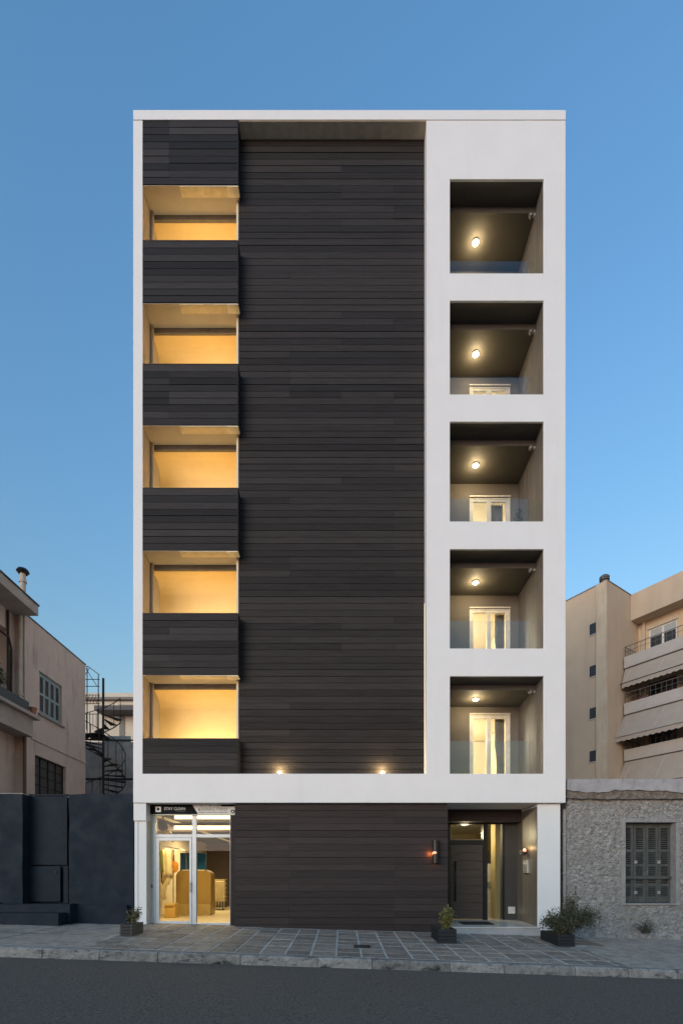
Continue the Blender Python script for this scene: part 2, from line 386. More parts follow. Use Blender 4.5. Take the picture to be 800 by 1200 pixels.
# paving slabs in front of the building
def pave_left(y):  return X(146, -0.9) + (-0.9 - y) * 0.10 if y > -0.9 else X(146, -0.9) + (-0.9 - y) * 0.155
def pave_right(y): return 5.15 if y < -1.2 else 5.9
q = MB(); rng = random.Random(11)
rows = lin(-3.26, 0.42, 9); rh = rows[1] - rows[0]
for r in range(9):
    y0, y1 = rows[r], rows[r + 1]
    ym = (y0 + y1) / 2; xl, xr = pave_left(ym), pave_right(ym)
    x = -7.0
    while x < 6.2:
        a, b = max(x, xl), min(x + 0.46, xr); x += 0.46
        if b - a < 0.12: continue
        g = 0.019
        xa, xb, ya, yb = a + g + rng.uniform(0, .006), b - g, y0 + g, y1 - g - rng.uniform(0, .006)
        h = 0.010 + rng.uniform(-0.003, 0.004)
        tz = [rng.uniform(-0.003, 0.003) for _ in range(4)]
        pts = ((xa, ya), (xb, ya), (xb, yb), (xa, yb))
        q.hexa([(px, py, ground_z(px, py) - 0.02) for px, py in pts] + [(px, py, ground_z(px, py) + h + tz[i]) for i, (px, py) in enumerate(pts)])
props(q.build('paving_slabs', PAVE, bevel=0.004), kind='structure')
q = MB()
ys = lin(-3.27, 0.43, 12)
V = [[q.bm.verts.new((a + (pave_right(y) + 0.0 - a) * i / 24, y, ground_z(a + (pave_right(y) - a) * i / 24, y) + 0.004)) for i in range(25)] for y in ys for a in (pave_left(y),)]
for j in range(len(ys) - 1):
    for i in range(24): q.bm.faces.new((V[j][i], V[j][i + 1], V[j + 1][i + 1], V[j + 1][i]))
props(q.build('paving_bed', GROUT), kind='structure')

# drain grate let into the paving
gd = thing('drain_grate', (X(424, -2.2), -2.2, ground_z(X(424, -2.2), -2.2)), 'small dark iron drain grate set in the paving in front of the boarded wall', 'grate')
gx0, gy0, gz0 = gd.location
q = MB()
q.box(gx0 - .16, gx0 + .16, gy0 - .14, gy0 - .11, gz0, gz0 + .026); q.box(gx0 - .16, gx0 + .16, gy0 + .11, gy0 + .14, gz0, gz0 + .026)
q.box(gx0 - .16, gx0 - .135, gy0 - .11, gy0 + .11, gz0, gz0 + .026); q.box(gx0 + .135, gx0 + .16, gy0 - .11, gy0 + .11, gz0, gz0 + .026)
q.build('frame', IRONG, gd)
q = MB()
for k in range(8): q.box(gx0 - .12 + k * .034, gx0 - .104 + k * .034, gy0 - .109, gy0 + .109, gz0 + .006, gz0 + .022)
q.build('bars', IRONG, gd)

# ------------------------------------------------------------------ the white apartment building
bd = thing('apartment_building', (0, 0, 0), 'tall white framed apartment block clad in charcoal boards with lit balconies', 'building')
XL, XR = X(156), X(662.5)
ZTOP = Z(139.5)
# holes of the right column
HOLES = [(209.5, 320), (352, 462), (494, 611), (643.5, 760), (792.5, 907)]
hx0, hx1 = X(527), X(637)
zs = sorted([Z(941), Z(907)] + [Z(p) for h in HOLES[:-1] for p in h] + [Z(792.5), Z(140.2)])
xs = [XL, X(167), X(499.5), hx0, hx1, XR]
def solid(i, j):
    zm = (zs[j] + zs[j + 1]) / 2
    if zm < Z(907): return True
    if i == 0: return True
    if i == 1: return False
    if i == 3:
        for a, b in HOLES:
            if Z(b) < zm < Z(a): return False
    return True
q = MB(); q.slab(xs, zs, solid, 0.0, 0.05)
q.build('white_frame', WHITE, bd, bevel=0.006)
# ledge behind the band and underside over the ground floor
q = MB(); q.box(XL + .02, XR - .02, 0.052, 1.9, Z(940.9), Z(907.06)); q.build('floor_slab', WHITE, bd)
one_box('column_return', WHITE, bd, X(499.5) + .001, X(499.5) + .12, 0.051, 0.38, Z(906.9), Z(140.3))
for a, b in ((XL + .001, XL + .02), (XR - .02, XR - .001)): one_box('corner_return', WHITE, bd, a, b, 0.051, 0.40, Z(940.5), Z(140.3))
# projecting roof edge and parapet slab
one_box('roof_edge', WHITE, bd, X(156, -.015), X(662.8, -.015), -0.015, 0.36, Z(139.6, -.015), Z(128.3, -.015), bevel=0.006)
# outer walls and roof behind the front
q = MB(); q.slab([0.383, .62, 10.95, 14.0], [-.6, .02, 2.97, Z(139.8)], lambda i, j: not (i == 1 and j == 1), 0, .208)
for v in q.bm.verts: v.co = Vector((XL + .012 + v.co.y, v.co.x, v.co.z))
q.build('side_wall', WHITE, bd)
q = MB(); q.box(XR - .22, XR - .012, 0.383, 14.0, -0.9, Z(139.8)); q.build('side_wall', WHITE, bd)
q = MB(); q.box(XL + .221, XR - .221, 13.8, 14.0, -0.6, Z(139.8)); q.build('rear_wall', WHITE, bd)
q = MB(); q.box(XL + .013, XR - .013, 0.362, 14.0, Z(139.2), Z(134)); q.build('roof', GREYC, bd)

one_box('roof_soffit', mat('bright_cream_soffit', (.82, .68, .5), rough=.7), bd, X(280), X(499.3), 0.004, 0.30, Z(139.6, -.015) - .012, Z(139.6, -.015) - .001)
# main cladding wall
yw = 0.30
wx0, wx1 = X(278.6, yw), X(499.4)
q = MB(); boards(q, wx0 + .02, wx1 - 0.002, Z(906.6), Z(139.6, -.015) - .013, yw, 3, joints=(X(338), X(400), X(463)), chance=0.22)
cl = q.build('timber_cladding', WOOD, bd)
q = MB(); q.box(wx0, wx1 - .003, yw + .018, yw + .07, Z(906.8), Z(139.7)); q.build('cladding_backing', BACK, bd)
one_box('wall_edge_trim', CREAM, bd, wx0 - .035, wx0 + .016, yw - .012, yw + .068, Z(906.6), Z(216))

one_box('column_glow_strip', emission('warm_glow_line', (1, .70, .34), 0.55), bd, X(499.5) - .006, X(499.5) + .0005, 0.262, 0.282, Z(906), Z(700))  # added emissive strip, stands in for the warm glow on the column return
# left balconies: six clad fronts, five lit openings
PAN = [(139.5, 216), (281, 354.5), (426, 498), (571.5, 645), (718.5, 791), (865.5, 907)]
px0, px1 = X(167), X(279)
bal_lights = []
for i in range(6):
    top, bot = PAN[i]
    q = MB()
    z0, z1 = Z(bot) + 0.004, Z(top)
    if i == 5: z0 = Z(907) + .002
    boards(q, px0 + .002, px1 - .024, z0, z1 - .02, 0.006, 40 + i, pitch=0.170, joints=(X(198),), chance=0.6 if i in (0, 2) else 0.12)
    fr = q.build('balcony_front', WOODP, bd)
    q = MB(); q.box(px0 + .003, px1 - .022, 0.026, 0.12, z0, z1 - .002)
    q.box(px1 - .0215, px1, 0.004, 0.297, z0, z1)
    q.box(px0 + .003, px1 - .022, 0.002, 0.125, z1 - .0195, z1 + .004)
    q.build('panel_casing', BACK if i == 9 else WOODP, fr)
    if i < 5:
        zb = Z(bot); zf = Z(PAN[i + 1][0]) - 1.02       # soffit above, floor below
        if i == 4: zf = Z(907) - 0.02
        q = MB()
        yb = 1.15
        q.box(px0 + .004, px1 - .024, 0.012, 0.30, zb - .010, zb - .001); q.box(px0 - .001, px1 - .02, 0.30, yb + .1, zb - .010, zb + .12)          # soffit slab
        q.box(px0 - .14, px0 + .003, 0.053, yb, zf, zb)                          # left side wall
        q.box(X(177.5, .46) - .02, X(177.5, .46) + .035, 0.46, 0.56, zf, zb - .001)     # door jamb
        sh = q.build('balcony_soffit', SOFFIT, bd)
        q = MB()                                                                 # back wall, coved into the ceiling
        R2 = .34; cz_ = zb - .134
        prof = [(yb, zf), (yb, cz_ - R2)] + [(yb - R2 + R2 * math.cos(a), cz_ - R2 + R2 * math.sin(a)) for a in lin(0, PI / 2, 8)[1:]] + [(.605, cz_), (.605, zb - .012), (yb + .1, zb - .012), (yb + .1, zf)]
        A = [q.bm.verts.new((px0 + .004, a, b)) for a, b in prof]; B = [q.bm.verts.new((px1 - .019, a, b)) for a, b in prof]
        q.bm.faces.new(A); q.bm.faces.new(B[::-1])
        for k in range(len(prof)): q.bm.faces.new((A[k], B[k], B[(k + 1) % len(prof)], A[(k + 1) % len(prof)]))
        q.box(px1 - .018, px1 + .02, 0.372, yb, zf, zb)                           # right side wall
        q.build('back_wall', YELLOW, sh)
        one_box('lintel', LINTEL, sh, px0 + .006, px1 - .02, 0.54, 0.60, zb - 0.135, zb - .002)
        one_box('floor', TILE, sh, px0 - .13, px1 - .026, 0.13, yb, zf - .12, zf)
        one_box('soffit_board', SOFFITL, sh, X(210), X(264.5), 0.014, 0.21, zb - .026, zb - .0105)
        one_box('end_board', SOFFITB, sh, X(265), X(279), 0.014, 0.21, zb - .028, zb - .0105)
        bal_lights.append((zf, zb))

# right loggias: a shell each, with door, balustrade, room behind
yl = 1.70
for i, (top, bot) in enumerate(HOLES):
    zt, zb = Z(top), Z(bot)
    fl = zb - 0.12
    if i == 4: fl = zb - .02
    q = MB()
    q.box(hx0 - .15, hx0 - .001, 0.053, yl, fl, zt)                          # left wall
    q.box(hx0 - .15, hx1 + .15, 0.053, yl + .2, fl - .18, fl)                   # floor slab
    dx0, dx1 = X(550, yl), X(598, yl); dz1 = fl + 2.08
    q.slab([hx0 - .15, dx0, dx1, hx1 + .15], [fl, dz1, zt + .02], lambda a, b: not (a == 1 and b == 0), yl, yl + .16)
    lg = q.build('loggia', TAUPE, bd)
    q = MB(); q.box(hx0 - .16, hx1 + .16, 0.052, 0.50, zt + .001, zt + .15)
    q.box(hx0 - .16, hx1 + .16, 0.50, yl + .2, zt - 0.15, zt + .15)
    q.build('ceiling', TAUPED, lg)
    q = MB(); q.box(hx1 + .001, hx1 + .15, 0.053, yl, fl, zt)
    for k in range(5): q.box(hx1 - .012, hx1, 0.054 + k * .329, 0.054 + k * .329 + .323, fl, zt - .152 if k > 1 else zt - .002)
    q.build('side_cladding', TAUPEW, lg)
    # door
    q = MB(); w = .055
    y0, y1 = yl + .03, yl + .10
    mid = (dx0 + dx1) / 2 - .02
    q.box(dx0 + .002, dx0 + w, y0, y1, fl, dz1 - .002); q.box(dx1 - w, dx1 - .002, y0, y1, fl, dz1 - .002)
    q.box(dx0 + w, dx1 - w, y0, y1, dz1 - w, dz1 - .002); q.box(dx0, dx1, yl - .012, yl - .002, dz1 - .02, dz1 + .015)
    fd = q.build('door_frame', FRAMEW, lg)
    for a, b in ((dx0 + w, mid), (mid, dx1 - w)):
        q = MB(); v = .06
        q.box(a + .003, a + v, y0 + .01, y1 - .01, fl + .01, dz1 - w - .003); q.box(b - v, b - .003, y0 + .01, y1 - .01, fl + .01, dz1 - w - .003)
        q.box(a + v, b - v, y0 + .01, y1 - .01, fl + .01, fl + .1); q.box(a + v, b - v, y0 + .01, y1 - .01, dz1 - w - .07, dz1 - w - .003)
        q.build('door_leaf', FRAMEW, lg)
        one_box('door_glass', GLASS, lg, a + v, b - v, y0 + .03, y0 + .042, fl + .1, dz1 - w - .07)
    # room
    q = MB(); ry0, ry1 = yl + .17, yl + 3.2
    rx0, rx1 = hx0 - .6, hx1 + .1
    q.box(rx0, rx0 + .1, ry0, ry1, fl, zt - .2); q.box(rx1 - .1, rx1, ry0, ry1, fl, zt - .2); q.box(rx0, rx1, ry1, ry1 + .1, fl, zt - .2)
    q.box(rx0, rx1, ry0, ry1 + .1, zt - .19, zt - .16); q.box(rx0, rx1, ry0 + .04, ry1 + .1, fl - .1, fl)
    q.build('room_interior', CREAM, lg)
    # glass balustrade
    gy = 0.52
    gz1 = zb + 0.957; gx1 = hx1 - .05; gxm = X(572, gy)
    q = MB(); q.box(hx0 + .01, gxm - .006, gy, gy + .014, fl + .02, gz1); q.box(gxm + .006, gx1, gy, gy + .014, fl + .02, gz1)
    q.build('glass_balustrade', GLASSB, lg)
    one_box('balustrade_base', ALU, lg, hx0 + .01, gx1, gy - .03, gy + .045, fl, fl + .06)
    lamp('room_lamp', 'POINT', (hx0 + .5, yl + 1.9, zt - .6), 85, (1, .87, .66), bd, shadow_soft_size=.12)

# ground floor: cladding, pillars, porch, shopfront
yg = 0.12
gx0, gx1 = X(275, yg), X(524.5, yg)
q = MB(); boards(q, gx0 + .004, gx1, -0.22, Z(941.5), yg, 8, pitch=0.166, joints=(X(338), X(463)), chance=0.8)
# let the lowest boards run down past the sloping pavement
gcl = q.build('ground_cladding', WOODB, bd)
q = MB(); q.box(gx0, gx1 - .002, yg + .018, yg + .20, -0.28, Z(941.3)); q.build('cladding_backing', BACK, bd)
one_box('shop_jamb', WOODB, bd, X(270.2, .36), gx0 + .06, 0.325, 0.52, -0.2, Z(941.3))
# left pillar
q = MB(); q.box(X(157.6, .1), X(171.6, .1), 0.10, 0.52, -0.4, Z(962, .1) - .002); lp = q.build('pillar', WHITE, bd, bevel=.006)
one_box('pillar_cap', WHITE, lp, X(156.4, .04), X(171.2, .04), 0.04, 0.519, Z(962, .04), Z(941.3), bevel=.006)
one_box('corner_strip', WHITE, lp, X(157.8, .085), X(161.5, .085), 0.085, 0.11, -0.38, Z(963, .1), bevel=.004)
one_box('shop_reveal', CREAM, bd, X(171.6, .1) + .001, X(175.7, .33), 0.14, 0.52, -0.3, Z(941.4))
# right pillar
one_box('pillar', WHITE, bd, X(629.6, .12), X(656.3, .12), 0.12, 1.62, -0.7, Z(941.3), bevel=.006)

# shopfront: frame, door, panes
ys = 0.36
def sx(px): return X(px, ys)
def sz(py): return Z(py, ys)
q = MB()
zth = sz(1086.8)
q.box(sx(175.7), sx(182.6), ys, ys + .09, zth, sz(942)); q.box(sx(225), sx(230), ys, ys + .09, zth, sz(942)); q.box(sx(269.4), sx(270.4), ys, ys + .09, zth, sz(942))
q.box(sx(182.6), sx(225), ys + .001, ys + .089, sz(981.7), sz(978)); q.box(sx(230), sx(269.4), ys + .001, ys + .089, sz(981.7), sz(978))
q.box(sx(182.6), sx(225), ys + .001, ys + .089, sz(955.6), sz(942)); q.box(sx(230), sx(269.4), ys + .001, ys + .089, sz(955.6), sz(942))
q.box(sx(230), sx(269.4), ys + .001, ys + .089, zth, sz(1082)); q.box(sx(182.6), sx(225), ys + .001, ys + .089, zth - .01, sz(1085.6))
sf = q.build('shop_front', ALU, bd, bevel=.003)
q = MB(); a, b = sx(183), sx(224.7)
z0, z1 = sz(1085.2), sz(982)
q.box(a, sx(186.6), ys - .012, ys + .05, z0, z1); q.box(sx(222), b, ys - .012, ys + .05, z0, z1)
q.box(sx(186.6), sx(222), ys - .011, ys + .049, z0, sz(1079.7)); q.box(sx(186.6), sx(222), ys - .011, ys + .049, sz(985.6), z1)
q.build('shop_door', ALU, sf, bevel=.003)
q = MB(); q.tube([(sx(223.4), ys - .055, sz(1046)), (sx(223.4), ys - .055, sz(1034))], .012); q.box(sx(222.9), sx(223.9), ys - .05, ys - .012, sz(1044.5), sz(1043.5)); q.box(sx(222.9), sx(223.9), ys - .05, ys - .012, sz(1036.5), sz(1035.5))
q.build('door_handle', STEEL, sf)
one_box('door_lock', DARKM, sf, sx(177.6), sx(178.8), ys - .012, ys - .001, sz(1041), sz(1037))
q = MB(); q.box(sx(186.6), sx(222), ys + .02, ys + .03, sz(1079.7), sz(985.6)); q.box(sx(182.6), sx(225), ys + .03, ys + .04, sz(978), sz(955.6))
q.box(sx(230), sx(269.4), ys + .03, ys + .04, sz(978), sz(955.6)); q.box(sx(230), sx(269.4), ys + .03, ys + .04, sz(1082), sz(981.7))
q.build('shop_glass', glass('shop_glass', (.97, .98, .98), 1.28), sf)
# shop interior
shz = zth; sy1 = 11.0; sxa, sxb = -6.45, gx0 + 2.6
q = MB()
q.box(sxa, sxb, sy1, sy1 + .1, shz, 3.0); q.box(sxb, sxb + .1, .6, sy1, shz, 3.0)
q.box(sxa, XL + .22, .56, .63, shz, 2.98)
q.box(sxa, sxb, 2.9, 3.0, 2.72, 2.979)
si = q.build('shop_interior', SHOPW, bd)
one_box('shop_ceiling', mat('dark_shop_ceiling', (.035, .028, .028), rough=.8), si, sxa, sxb, .63, sy1 + .1, 2.981, 3.08)
one_box('shop_floor', SHOPF, si, XL + .23, sxb, ys + .091, .63, shz - .1, shz)
one_box('shop_floor', SHOPF, si, sxa, sxb, .631, sy1, shz - .1, shz)
one_box('shop_side_wall', CREAM, si, sxa - .01, sxa + .09, .64, sy1, shz, 2.98)

# entrance porch
ye = 1.50
ex0, ex1 = gx1, X(629.6, .12)
def ex(px): return X(px, ye)
def ez(py): return Z(py, ye)
zfb, zff = 0.105, 0.035
q = MB()
q.hexa([(ex0 - .3, 0.06, -.5), (ex1 + .02, 0.06, -.5), (ex1 + .02, ye + .3, -.5), (ex0 - .3, ye + .3, -.5),
        (ex0 - .3, 0.06, zff), (ex1 + .02, 0.06, zff), (ex1 + .02, ye + .3, zfb + .01), (ex0 - .3, ye + .3, zfb + .01)])
stp = q.build('entrance_step', RISER, bd)
q = MB()
q.hexa([(ex0 + .004, 0.035, zff + .001), (ex1 - .003, 0.035, zff + .001), (ex1 - .003, ye, zfb + .001), (ex0 + .004, ye, zfb + .001),
        (ex0 + .004, 0.035, zff + .028), (ex1 - .003, 0.035, zff + .028), (ex1 - .003, ye, zfb + .022), (ex0 + .004, ye, zfb + .022)])
q.build('marble_tread', MARBLE, stp, bevel=.004)
q = MB(); q.box(ex(588), ex1 + .2, ye, ye + .15, 0, 3.1); q.build('porch_rear_wall', mat('charcoal_porch_wall', (.045, .043, .04), rough=.7), bd)
q = MB()
for k in range(5): q.box(ex1 - .016, ex1 - .001, 0.135 + k * .272, 0.135 + k * .272 + .267, 0.02, 3.05)
q.build('porch_side_panelling', mat('olive_taupe_panel', (.15, .13, .105), (.125, .11, .09), scale=2, stretch=(4, 4, .5), rough=.4), bd)
q = MB(); boards(q, ex0 - .2, ex1 - .02, ez(965.5), ez(939), ye - .35, 77, pitch=0.16); q.box(ex0 - .2, ex1 - .02, ye - .33, ye + .1, ez(965), ez(939)); q.build('porch_header', WOODB, bd)
one_box('porch_side_wall', BACK, bd, ex0 - .2, ex0 - .003, 0.325, ye + .1, 0.06, 3.1)
# door frame, transom, sidelight
q = MB()
zb0, zt0 = zfb + .02, ez(965)
q.box(ex(524), ex(527), ye - .04, ye + .05, zb0, zt0); q.box(ex(565.6), ex(570.5), ye - .04, ye + .05, zb0, zt0); q.box(ex(588.2), ex(590), ye - .04, ye + .05, zb0, zt0)
q.box(ex(527), ex(565.6), ye - .039, ye + .049, ez(990), ez(985)); q.box(ex(570.5), ex(588.2), ye - .039, ye + .049, zb0, ez(1079.6))
q.box(ex(527), ex(565.6), ye - .039, ye + .049, ez(966.4), zt0); q.box(ex(570.5), ex(588.2), ye - .039, ye + .049, ez(966.4), zt0)
edf = q.build('door_surround', DARKM, bd)
q = MB(); boards(q, ex(528), ex(565.4), zb0 + .02, ez(990.3), ye - .02, 21, pitch=.24, thick=.05); ed = q.build('entrance_door', DOORW, bd, bevel=.003)
q = MB(); hxp = ex(532.5); q.tube([(hxp, ye - .085, ez(1056)), (hxp, ye - .085, ez(1010))], .022, 10)
for p in (1050, 1016): q.tube([(hxp, ye - .085, ez(p)), (hxp, ye - .02, ez(p))], .014, 8)
q.build('door_handle', BLACKP, ed, smooth=True)
q = MB(); q.box(ex(527), ex(565.6), ye, ye + .012, ez(985), ez(966.4)); q.box(ex(570.5), ex(588.2), ye, ye + .012, ez(1079.6), ez(966.4)); q.build('entrance_glass', GLASS, bd)
q = MB()
a, b = ex(527.2), ex(565.2)
for (p0, p1, r0, r1) in ((a, a + .035, 985, 966.6), (b - .035, b, 985, 966.6)): q.box(p0, p1, ye - .012, ye - .001, ez(r0), ez(r1))
q.box(a + .035, b - .035, ye - .012, ye - .001, ez(985), ez(983.8)); q.box(a + .035, b - .035, ye - .012, ye - .001, ez(967.8), ez(966.6))
q.build('transom_frame', mat('bronze_trim', (.22, .19, .12), rough=.4, metal=.3), bd)
# lobby behind the door
q = MB(); la, lb = ex0 - .4, ex1 + .1
q.box(la - .1, la, ye + .16, 6.0, .1, 3.0); q.box(lb, lb + .1, ye + .16, 6.0, .1, 3.0); q.box(la, lb, 6.0, 6.1, .1, 3.0); q.box(la, lb, ye + .16, 6.0, 2.92, 3.0)
lob = q.build('lobby_interior', mat('dark_lobby_wall', (.10, .09, .07), rough=.6), bd)
one_box('lobby_floor', MARBLE, lob, la, lb, ye + .051, 6.0, .06, .115)
one_box('lobby_pillar', mat('ochre_lobby_panel', (.34, .27, .13), (.30, .24, .11), scale=2, stretch=(4, 4, .4), rough=.45), lob, X(580, 1.9), X(590, 1.9), 1.9, 2.3, .115, 2.9)
q = MB()
q.box(X(569, 2.6), X(577.5, 2.6), 2.6, 3.0, .118, .55); q.box(X(569, 2.6), X(576.6, 2.6), 2.66, 3.0, .552, 1.15); q.box(X(569, 2.6), X(577.2, 2.6), 2.6, 3.0, 1.152, 1.72)
q.build('stair_block', mat('pale_stair_stone', (.75, .70, .56), (.60, .55, .43), scale=5, rough=.5), lob)

# lights belonging to the building's rooms
WARM = (1.0, .66, .30)
for i, (zf, zb) in enumerate(bal_lights):
    lamp('balcony_strip_lamp', 'AREA', ((px0 + px1) / 2 + .1, 0.50, zf + .30), 25, (1.0, .79, .44), bd, shape='RECTANGLE', size=1.5, size_y=.10, rot=(math.radians(122), 0, 0), spread=math.radians(150))
lamp('shop_strip_lamp', 'AREA', ((sxa + gx0) / 2, 2.4, 2.9), 62, (1, .74, .36), bd, shape='RECTANGLE', size=2.2, size_y=.3)
lamp('shop_rear_lamp', 'AREA', ((sxa + gx0) / 2, 6.8, 2.9), 78, (1, .74, .36), bd, shape='RECTANGLE', size=2.2, size_y=.5)
lamp('lobby_lamp', 'POINT', (X(545, 2.2), 2.25, 2.55), 60, (1, .80, .48), bd, shadow_soft_size=.08)

# ------------------------------------------------------------------ lights as things
LAMPG = emission('lit_lamp_glass', (1.0, .80, .48), 60.0)
NAMES = ['top', 'fourth', 'third', 'second', 'lowest']
ordw = ['top loggia under the roof', 'second loggia from the top', 'middle loggia', 'second loggia from the bottom', 'lowest loggia above the band']
for i, (top, bot) in enumerate(HOLES):
    cz = Z(top) - .15; cx, cy = 3.585, 1.06
    t = thing('ceiling_light', (cx, cy, cz), 'lit round ceiling light in the ' + ordw[i], 'ceiling light', 'round lights in the loggia ceilings')
    q = MB(); q.tube([(cx, cy, cz - .001), (cx, cy, cz - .03)], .085, 24); q.build('housing', FRAMEW, t)
    q = MB(); q.tube([(cx, cy, cz - .031), (cx, cy, cz - .05)], [.062, .05], 24); q.build('diffuser', LAMPG, t, smooth=False)
    lamp('bulb', 'POINT', (cx, cy, cz - .17), 12, (1, .76, .42), t, shadow_soft_size=.09)
    # small round wall fitting near the ceiling step
    fx, fz = hx1 - .015, Z(top) - .19
    t = thing('globe_fitting', (fx, .52, fz), 'small round glass fitting on the side wall of the ' + ordw[i], 'wall lamp', 'small globe fittings in the loggias')
    q = MB(); q.tube([(fx, .52, fz), (fx - .05, .52, fz)], .04, 12); q.build('bracket', STEEL, t)
    q = MB(); q.sphere((fx - .10, .52, fz), .065); q.build('globe', mat('smoked_globe_glass', (.12, .12, .12), rough=.08, spec=.9), t, smooth=True)

for k, px in enumerate((327.5, 448)):
    ux, uy, uz = X(px, .2), .16, Z(907) + .001
    t = thing('uplight', (ux, uy, uz), ('lit uplight on the white ledge at the foot of the boards, ' + ('nearer the lit balconies', 'nearer the loggia column')[k]), 'uplight', 'uplights on the ledge')
    q = MB(); q.tube([(ux, uy, uz), (ux, uy, uz + .05)], .06, 16); q.build('housing', STEEL, t)
    q = MB(); q.sphere((ux, uy, uz + .055), .05, sz=.6); q.build('lens', emission('uplight_lens', (1, .78, .42), 25) if k == 0 else bpy.data.materials['uplight_lens'], t, smooth=True)
    lamp('beam', 'POINT', (ux, uy, uz + .12), 13, (1, .72, .36), t, shadow_soft_size=.05)

# sconces
sxp, szp = X(510, .03), Z(998.5, .03)
t = thing('wall_sconce', (sxp, .118, szp), 'black cylinder wall lamp glowing orange on the brown boards', 'wall lamp')
q = MB(); q.tube([(sxp, .02, szp - .28), (sxp, .02, szp + .28)], .082, 20, cap=False); q.tube([(sxp, .02, szp - .10), (sxp, .02, szp - .09)], .08, 20); q.build('shade', BLACKP, t, smooth=False)
q = MB(); q.box(sxp - .05, sxp + .05, .085, .117, szp - .12, szp + .12); q.build('back_plate', BLACKP, t)
q = MB(); q.sphere((sxp - .03, -.045, szp - .03), .035, sx=1.5); q.build('bulb', emission('orange_bulb', (1, .20, .03), 0.55), t, smooth=True)
lamp('sconce_glow', 'POINT', (sxp - .125, .06, szp - .05), 1.3, (1, .26, .05), t, shadow_soft_size=.03)
lamp('sconce_glow', 'POINT', (sxp, .03, szp - .22), .35, (1, .36, .08), t, shadow_soft_size=.03)
sy = .80; spx = X(629, .12) - .02; spz = Z(998, sy)
t = thing('porch_sconce', (ex1 - .016, sy, spz), 'small dark wall lamp glowing amber on the porch side wall', 'wall lamp')
q = MB(); q.box(ex1 - .06, ex1 - .017, sy - .05, sy + .05, spz - .07, spz + .07); q.tube([(ex1 - .06, sy, spz), (ex1 - .20, sy, spz)], .018, 8); q.build('bracket', BLACKP, t)
q = MB(); q.tube([(ex1 - .12, sy, spz - .10), (ex1 - .12, sy, spz - .0)], [.07, .04], 14); q.build('shade', BLACKP, t)
q = MB(); q.sphere((ex1 - .085, sy - .07, spz + .02), .045); q.build('bulb', bpy.data.materials['orange_bulb'], t, smooth=True)
lamp('sconce_glow', 'POINT', (ex1 - .14, sy - .08, spz + .08), 1.0, (1, .62, .25), t, shadow_soft_size=.04)

# intercom / post box and socket plate
iz = Z(1016, .75)
t = thing('letter_box', (ex1 - .016, .75, iz - .16), 'slim pale steel letter box on the porch side wall under the amber lamp', 'letter box')
one_box('body', STEEL, t, ex1 - .075, ex1 - .0165, .60, .90, iz - .17, iz + .17, bevel=.006)
one_box('flap', PLATEW, t, ex1 - .083, ex1 - .0755, .63, .87, iz + .06, iz + .12, bevel=.002)
pz = ez(1067)
t = thing('meter_plate', (ex(599), ye, pz - .09), 'small square white cover plate low on the dark porch wall', 'cover plate')
one_box('plate', PLATEW, t, ex(595), ex(603), ye - .02, ye - .001, pz - .095, pz + .095, bevel=.004)
one_box('latch', STEEL, t, ex(601), ex(602), ye - .026, ye - .0205, pz - .02, pz + .02)
# doormat
mz = zff + .028 + (zfb - zff) * (.62 / 1.45)
q = MB(); y0, y1 = .45, .98
mzf = lambda y: zff + .0295 + (zfb - zff - .006) * ((y - .035) / (ye - .035))
q.hexa([(X(540, .7), y0, mzf(y0)), (X(576, .7), y0, mzf(y0)), (X(576, .7), y1, mzf(y1)), (X(540, .7), y1, mzf(y1)),
        (X(540, .7), y0, mzf(y0) + .016), (X(576, .7), y0, mzf(y0) + .016), (X(576, .7), y1, mzf(y1) + .016), (X(540, .7), y1, mzf(y1) + .016)])
props(q.build('doormat', MATBLK, base=(X(558, .7), .7, mzf(.7)), bevel=.004), 'black doormat on the pale marble step before the entrance door', 'doormat')

# curtains behind the two lowest loggia doors (and a blind look on the middle one)
for i, lab in ((2, 'middle loggia'), (3, 'second loggia from the bottom'), (4, 'lowest loggia')):
    top, bot = HOLES[i]; fl = Z(bot) - .12 if i < 4 else Z(bot) - .02
    xa, xb = (X(583, yl), X(594, yl)) if i > 2 else (X(577, yl), X(592, yl))
    q = MB(); V = []
    n = 40
    for k in range(n + 1):
        u = k / n; x = xa + (xb - xa) * u; y = yl + .24 + .035 * math.sin(u * 2 * PI * 5)
        bx = x - (.10 * (1 - u) * 0)
        V.append([q.bm.verts.new((x + (.05 * math.sin(z * 2.5) * (1 - u) if z < 1.2 else 0), y, fl + z)) for z in lin(.03, 2.02, 10)])
    for k in range(n):
        for j in range(10): q.bm.faces.new((V[k][j], V[k + 1][j], V[k + 1][j + 1], V[k][j + 1]))
    o = q.build('curtain', CURTAIN, base=((xa + xb) / 2, yl + .24, fl), smooth=True)
    sd = o.modifiers.new('cloth', 'SOLIDIFY'); sd.thickness = .004
    props(o, 'grey pleated curtain hanging behind the glass door of the ' + lab, 'curtain', 'curtains behind the loggia doors')

